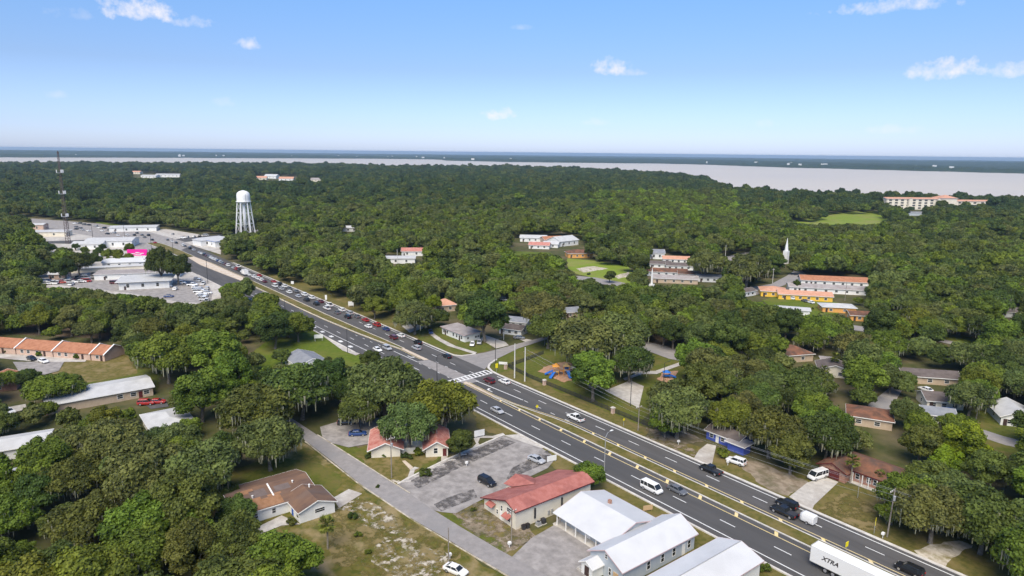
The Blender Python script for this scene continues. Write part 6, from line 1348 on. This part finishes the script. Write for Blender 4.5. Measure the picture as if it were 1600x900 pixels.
BUSH = [(1130, 708, 24, 'bright', 'round bright green bush beside the concrete driveway'), (551, 806, 17, 'dark', 'dark round shrub in the yard right of white house'), (455, 815, 18, 'green', 'low bush by the white house front step'), (632, 711, 13, 'dark', 'dark bush left of the office yard pair'), (640, 714, 12, 'dark', 'dark bush right of the office yard pair'), (653, 706, 18, 'bright', 'rounded bright bush between the tiled pavilions'), (600, 711, 10, 'green', 'small bush against the tiled office gable'),
        (664, 738, 20, 'dark', 'clipped dark bush beside the lot kerb walk'), (740, 796, 10, 'green', 'small bush at the cream office corner'), (888, 817, 9, 'bright', 'potted bush at the left end of hall porch'), (923, 837, 9, 'dark', 'potted bush in the middle of hall porch'), (936, 846, 9, 'dark', 'potted bush at right end of hall porch'), (575, 712, 12, 'dark', 'dark bush at the left corner of tiled office'),
        (820, 583, 9, 'green', 'young shrub between the two concrete poles'), (1195, 887, 22, 'olive', 'olive bush at the shed corner by the highway'), (12, 548, 12, 'dark', 'clipped hedge bush, leftmost at row house'), (63, 552, 15, 'bright', 'clipped hedge bush, second at row house'), (120, 557, 14, 'bright', 'clipped hedge bush, third at row house'), (146, 556, 14, 'green', 'clipped hedge bush at row house end'), (166, 553, 10, 'dark', 'dark bush behind the row house end'), (50, 633, 16, 'bright', 'bright bush left of the long white-roofed building'),
        (920, 428, 6, 'dark', 'lone small bush on the green field'), (1270, 482, 5, 'dark', 'small bush on the lawn below yellow house'), (1060, 604, 12, 'green', 'bush right of the small play pad'), (590, 760, 8, 'dark', 'little shrub by the office sand patch'), (560, 835, 14, 'olive', 'scrubby bush in the rough yard, upper'), (575, 862, 12, 'olive', 'scrubby bush in the rough yard, lower'), (1500, 830, 40, 'green', 'wide bush at the sandy track under oaks')]
for cx_, cy_, w_, col, lab in BUSH: place(cx_, cy_, w_, rt.choice(['bush0', 'bush1']), col, .95, label=lab, cat='bush', group='bushes in yards')
for q in TREES[n_manual:]: q['done'] = True
palm(512, 858, 5.2, 'fan palm in front of the white house', 2.0); palm(1328, 755, 5.6, 'fan palm with thin trunk before the brick house', 1.9); palm(388, 812, 3.0, 'short palm at the white house left corner', 1.6); palm(1372, 762, 3.0, 'short palm at the brick house right end', 1.6); palm(1302, 584, 6.0, 'palm beside the grey shed in right woods', 2.2); palm(1285, 600, 5.0, 'palm left of the taupe gabled house', 2.2)
# filler crowns over the woods; the largest 300 in the picture are things, the rest one wood per crown shape
near_pts = np.array([(a, c, r) for a, c, r in PLACED])
cand = []
def scatter(r0, r1, step, Rlo, Rhi):
    n = int(2 * r1 / step) + 2; x0, y0 = CX - r1, CY - r1
    xs = x0 + np.arange(n) * step
    for i in range(n):
        for j in range(n):
            x = xs[i] + rt.uniform(-.42, .42) * step; y = y0 + j * step + rt.uniform(-.42, .42) * step
            dx, dy = x - CX, y - CY; r = hypot(dx, dy)
            if r < r0 or r >= r1: continue
            f = dx * FW[0] + dy * FW[1]; s = dx * RT[0] + dy * RT[1]
            if f < 12 or abs(s) > f * .80 + 25: continue
            R = rt.uniform(Rlo, Rhi) if rt.random() > .12 else Rlo * rt.uniform(.6, .9)
            cand.append((x, y, R, r))
scatter(40, 520, 8.6, 4.3, 7.2); scatter(520, 1000, 10.0, 4.8, 7.6); scatter(1000, 1900, 13.5, 6.0, 9.0); scatter(1900, 3500, 20.0, 9.0, 13.0)
FIL = []
MPX = np.array([(m[0], m[1], hypot(p[0] - CX, p[1] - CY)) for m, p in zip(MAN, PLACED) if not (m[0] < 490 and m[1] > 545)])
for x, y, R, r in cand:
    if r > 1150:
        f = (x - CX) * FW[0] + (y - CY) * FW[1]; s = (x - CX) * RT[0] + (y - CY) * RT[1]; px = 800 + F_PX * cos(PITCH) * s / f * 1.0
        if r > interp(SHORE, px) - 6: continue
    key = rt.choice(['oak0', 'oak1', 'oak2', 'oak3', 'oak1', 'round0', 'round1', 'round2', 'round3', 'tall0'])
    zs = rt.uniform(.88, 1.15); base = drop(r)
    if r > 1900: zs *= .8
    zc = ZC[key[:3]] * zs * R
    px, py, w = project(x, y, base + zc); rxp = R * F_PX / w; ryp = rxp * HZ[key[:3]] * zs
    ok = False
    for shrink in (1.0, .72, .5):
        if R * shrink < 2.2: break
        px, py, w = project(x, y, base + zc * shrink)
        if not blocked(px, py, rxp * shrink, ryp * shrink, r): ok = True; break
    if not ok: continue
    if r < 1300 and bad_base(x, y): continue
    if r < 1000:
        dd = np.hypot(near_pts[:, 0] - x, near_pts[:, 1] - y)
        if (dd < .62 * (near_pts[:, 2] + R * shrink)).any(): continue
        cov = ((MPX[:, 0] - px) / (rxp * shrink)) ** 2 + ((MPX[:, 1] - py) / (ryp * shrink)) ** 2 < 1.1
        if (cov & (MPX[:, 2] > r)).any(): continue
    R *= shrink
    u = rt.random()
    if py > 800 and px < 540: col = 'olive' if u < .5 else 'bright' if u < .7 else 'green'
    elif 930 < px < 1150 and 300 < py < 350: col = 'bright' if u < .45 else 'yellow' if u < .6 else 'green'
    elif r > 1000: col = 'pine' if u < .55 else 'dark' if u < .75 else 'green'
    elif r > 800: col = 'dark' if u < .3 else 'pine' if u < .45 else 'grey' if u < .55 else 'bright' if u < .7 else 'green'
    else: col = 'grey' if u < .30 else 'olive' if u < .45 else 'bright' if u < .62 else 'dark' if u < .76 else 'green'
    vis = -60 < px < 1660 and py - ryp * .9 < 890
    FIL.append((R / w if vis else 0, x, y, R, key, col, zs, base, px, py))
FIL.sort(key=lambda q: -q[0])
NIND = 300 - n_manual
for q in FIL[:NIND]: tree(q[1], q[2], q[3], q[4], q[5], q[6], z=q[7], rz=rt.uniform(0, 6.28))
# labels: each tree told by its look, its side and its rank next to the nearest landmark
KWD = {'live_oak': 'oak', 'broadleaf_tree': 'round tree', 'tall_tree': 'tall tree'}
bk = {}
for q in TREES:
    if q.get('done'): continue
    n, lx, ly = min(LAND, key=lambda l: (l[1] - q['px']) ** 2 + ((l[2] - q['py']) * 1.5) ** 2)
    dx, dy = q['px'] - lx, q['py'] - ly
    side = ('left of' if dx < 0 else 'right of') if abs(dx) > 1.1 * abs(dy) else ('behind' if dy < 0 else 'in front of')
    bk.setdefault((n, side), []).append((hypot(dx, dy), q))
for (n, side), lst in bk.items():
    lst.sort(key=lambda e: e[0])
    for i, (_, q) in enumerate(lst):
        tag(q['o'], f"{q['look']} {KWD[q['kind']]}, " + f'{ordinal(i)} tree ' + f'{side} the {n}', 'tree', 'trees around the highway')
# the rest: instanced crowns, one wood per crown shape
def forest(name, label, proto_key, pts):
    V, Q, T, P, R = crown_arrays({'o': 11, 'r': 31, 't': 51}[proto_key[0]] + int(proto_key[-1]), {'o': 'oak', 'r': 'round', 't': 'tall'}[proto_key[0]], (.050, .095), 230)
    n0 = len(V); n = len(pts)
    co = np.concatenate([V, np.array([(p[1], p[2], p[7]) for p in pts])])
    me = quads_mesh(name, co, Q, None, 'leaf_forest')
    def attr(nm, typ, vals, fld):
        a = me.attributes.new(nm, typ, 'POINT'); a.data.foreach_set(fld, np.asarray(vals, np.float32).ravel())
    attr('tint', 'FLOAT', np.concatenate([T, np.zeros(n)]), 'value')
    a = me.attributes.new('is_tree', 'BOOLEAN', 'POINT'); a.data.foreach_set('value', np.concatenate([np.zeros(n0, bool), np.ones(n, bool)]))
    attr('tree_scale', 'FLOAT_VECTOR', np.concatenate([np.ones((n0, 3)), np.array([(p[3], p[3], p[3] * p[6]) for p in pts])]), 'vector')
    rz = np.zeros((n0 + n, 3)); rz[n0:, 2] = np.random.RandomState(4).uniform(0, 6.28, n); attr('tree_rot', 'FLOAT_VECTOR', rz, 'vector')
    rc = np.random.RandomState(6); cl = np.ones((n0 + n, 3))
    cl[n0:] = np.array([COLS[p[5]] for p in pts]) * (1 + rc.uniform(-.16, .16, (n, 1))) * (1 + rc.uniform(-.06, .06, (n, 3))); attr('tree_color', 'FLOAT_VECTOR', cl, 'vector')
    o = bpy.data.objects.new(name, me); C.objects.link(o); tag(o, label, 'forest', kind='stuff')
    ng = bpy.data.node_groups.new(name, 'GeometryNodeTree'); ng.interface.new_socket('Geometry', in_out='INPUT', socket_type='NodeSocketGeometry'); ng.interface.new_socket('Geometry', in_out='OUTPUT', socket_type='NodeSocketGeometry')
    N, L = ng.nodes, ng.links; gi, go = N.new('NodeGroupInput'), N.new('NodeGroupOutput')
    def named(nm, typ):
        a = N.new('GeometryNodeInputNamedAttribute'); a.data_type = typ; a.inputs['Name'].default_value = nm; return a.outputs['Attribute']
    sep = N.new('GeometryNodeSeparateGeometry'); sep.domain = 'POINT'; L.new(gi.outputs[0], sep.inputs['Geometry']); L.new(named('is_tree', 'BOOLEAN'), sep.inputs['Selection'])
    ip = N.new('GeometryNodeInstanceOnPoints'); L.new(sep.outputs['Selection'], ip.inputs['Points']); L.new(sep.outputs['Inverted'], ip.inputs['Instance'])
    L.new(named('tree_rot', 'FLOAT_VECTOR'), ip.inputs['Rotation']); L.new(named('tree_scale', 'FLOAT_VECTOR'), ip.inputs['Scale'])
    st = N.new('GeometryNodeStoreNamedAttribute'); st.data_type = 'FLOAT_VECTOR'; st.domain = 'INSTANCE'; st.inputs['Name'].default_value = 'leaf_color'
    L.new(ip.outputs[0], st.inputs['Geometry']); L.new(named('tree_color', 'FLOAT_VECTOR'), st.inputs['Value']); L.new(st.outputs[0], go.inputs[0])
    md = o.modifiers.new('trees', 'NODES'); md.node_group = ng
rest = {}
for q in FIL[NIND:]: rest.setdefault(q[4], []).append(q)
FL = {'oak0': 'broad canopy of oaks filling the woods toward the lake', 'oak1': 'spreading oaks of the woods, second canopy layer', 'oak2': 'spreading oaks of the woods, third canopy layer', 'oak3': 'spreading oaks of the woods, fourth canopy layer', 'round0': 'rounded trees of the woods toward the lake', 'round1': 'rounded trees of the woods, second canopy layer', 'round2': 'rounded trees of the woods, third canopy layer', 'round3': 'rounded trees of the woods, fourth canopy layer', 'tall0': 'taller trees rising from the woods'}
for k, pts in rest.items(): forest('forest', FL[k], k, pts)
print('TREES individual', len(TREES), 'filler', len(FIL), 'candidates', len(cand), 'fillers under 1 km', sum(1 for q in FIL if hypot(q[1] - CX, q[2] - CY) < 1000))
# ---------------------------------------------------------------- haze
HB = MB().box(CX - 36000, CX + 36000, CY - 36000, CY + 36000, -92, 78).build('haze', None)
hm = bpy.data.materials.new('haze_air'); hm.use_nodes = True; hn = hm.node_tree.nodes; hn.clear()
ho = hn.new('ShaderNodeOutputMaterial'); hv = hn.new('ShaderNodeVolumePrincipled'); hv.inputs['Color'].default_value = (.62, .82, 1, 1); hv.inputs['Density'].default_value = 6.0e-5; hv.inputs['Anisotropy'].default_value = 0.2
hm.node_tree.links.new(hv.outputs[0], ho.inputs['Volume']); HB.data.materials.append(hm); tag(HB, 'thin pale haze hanging over the whole landscape', 'haze', kind='stuff')
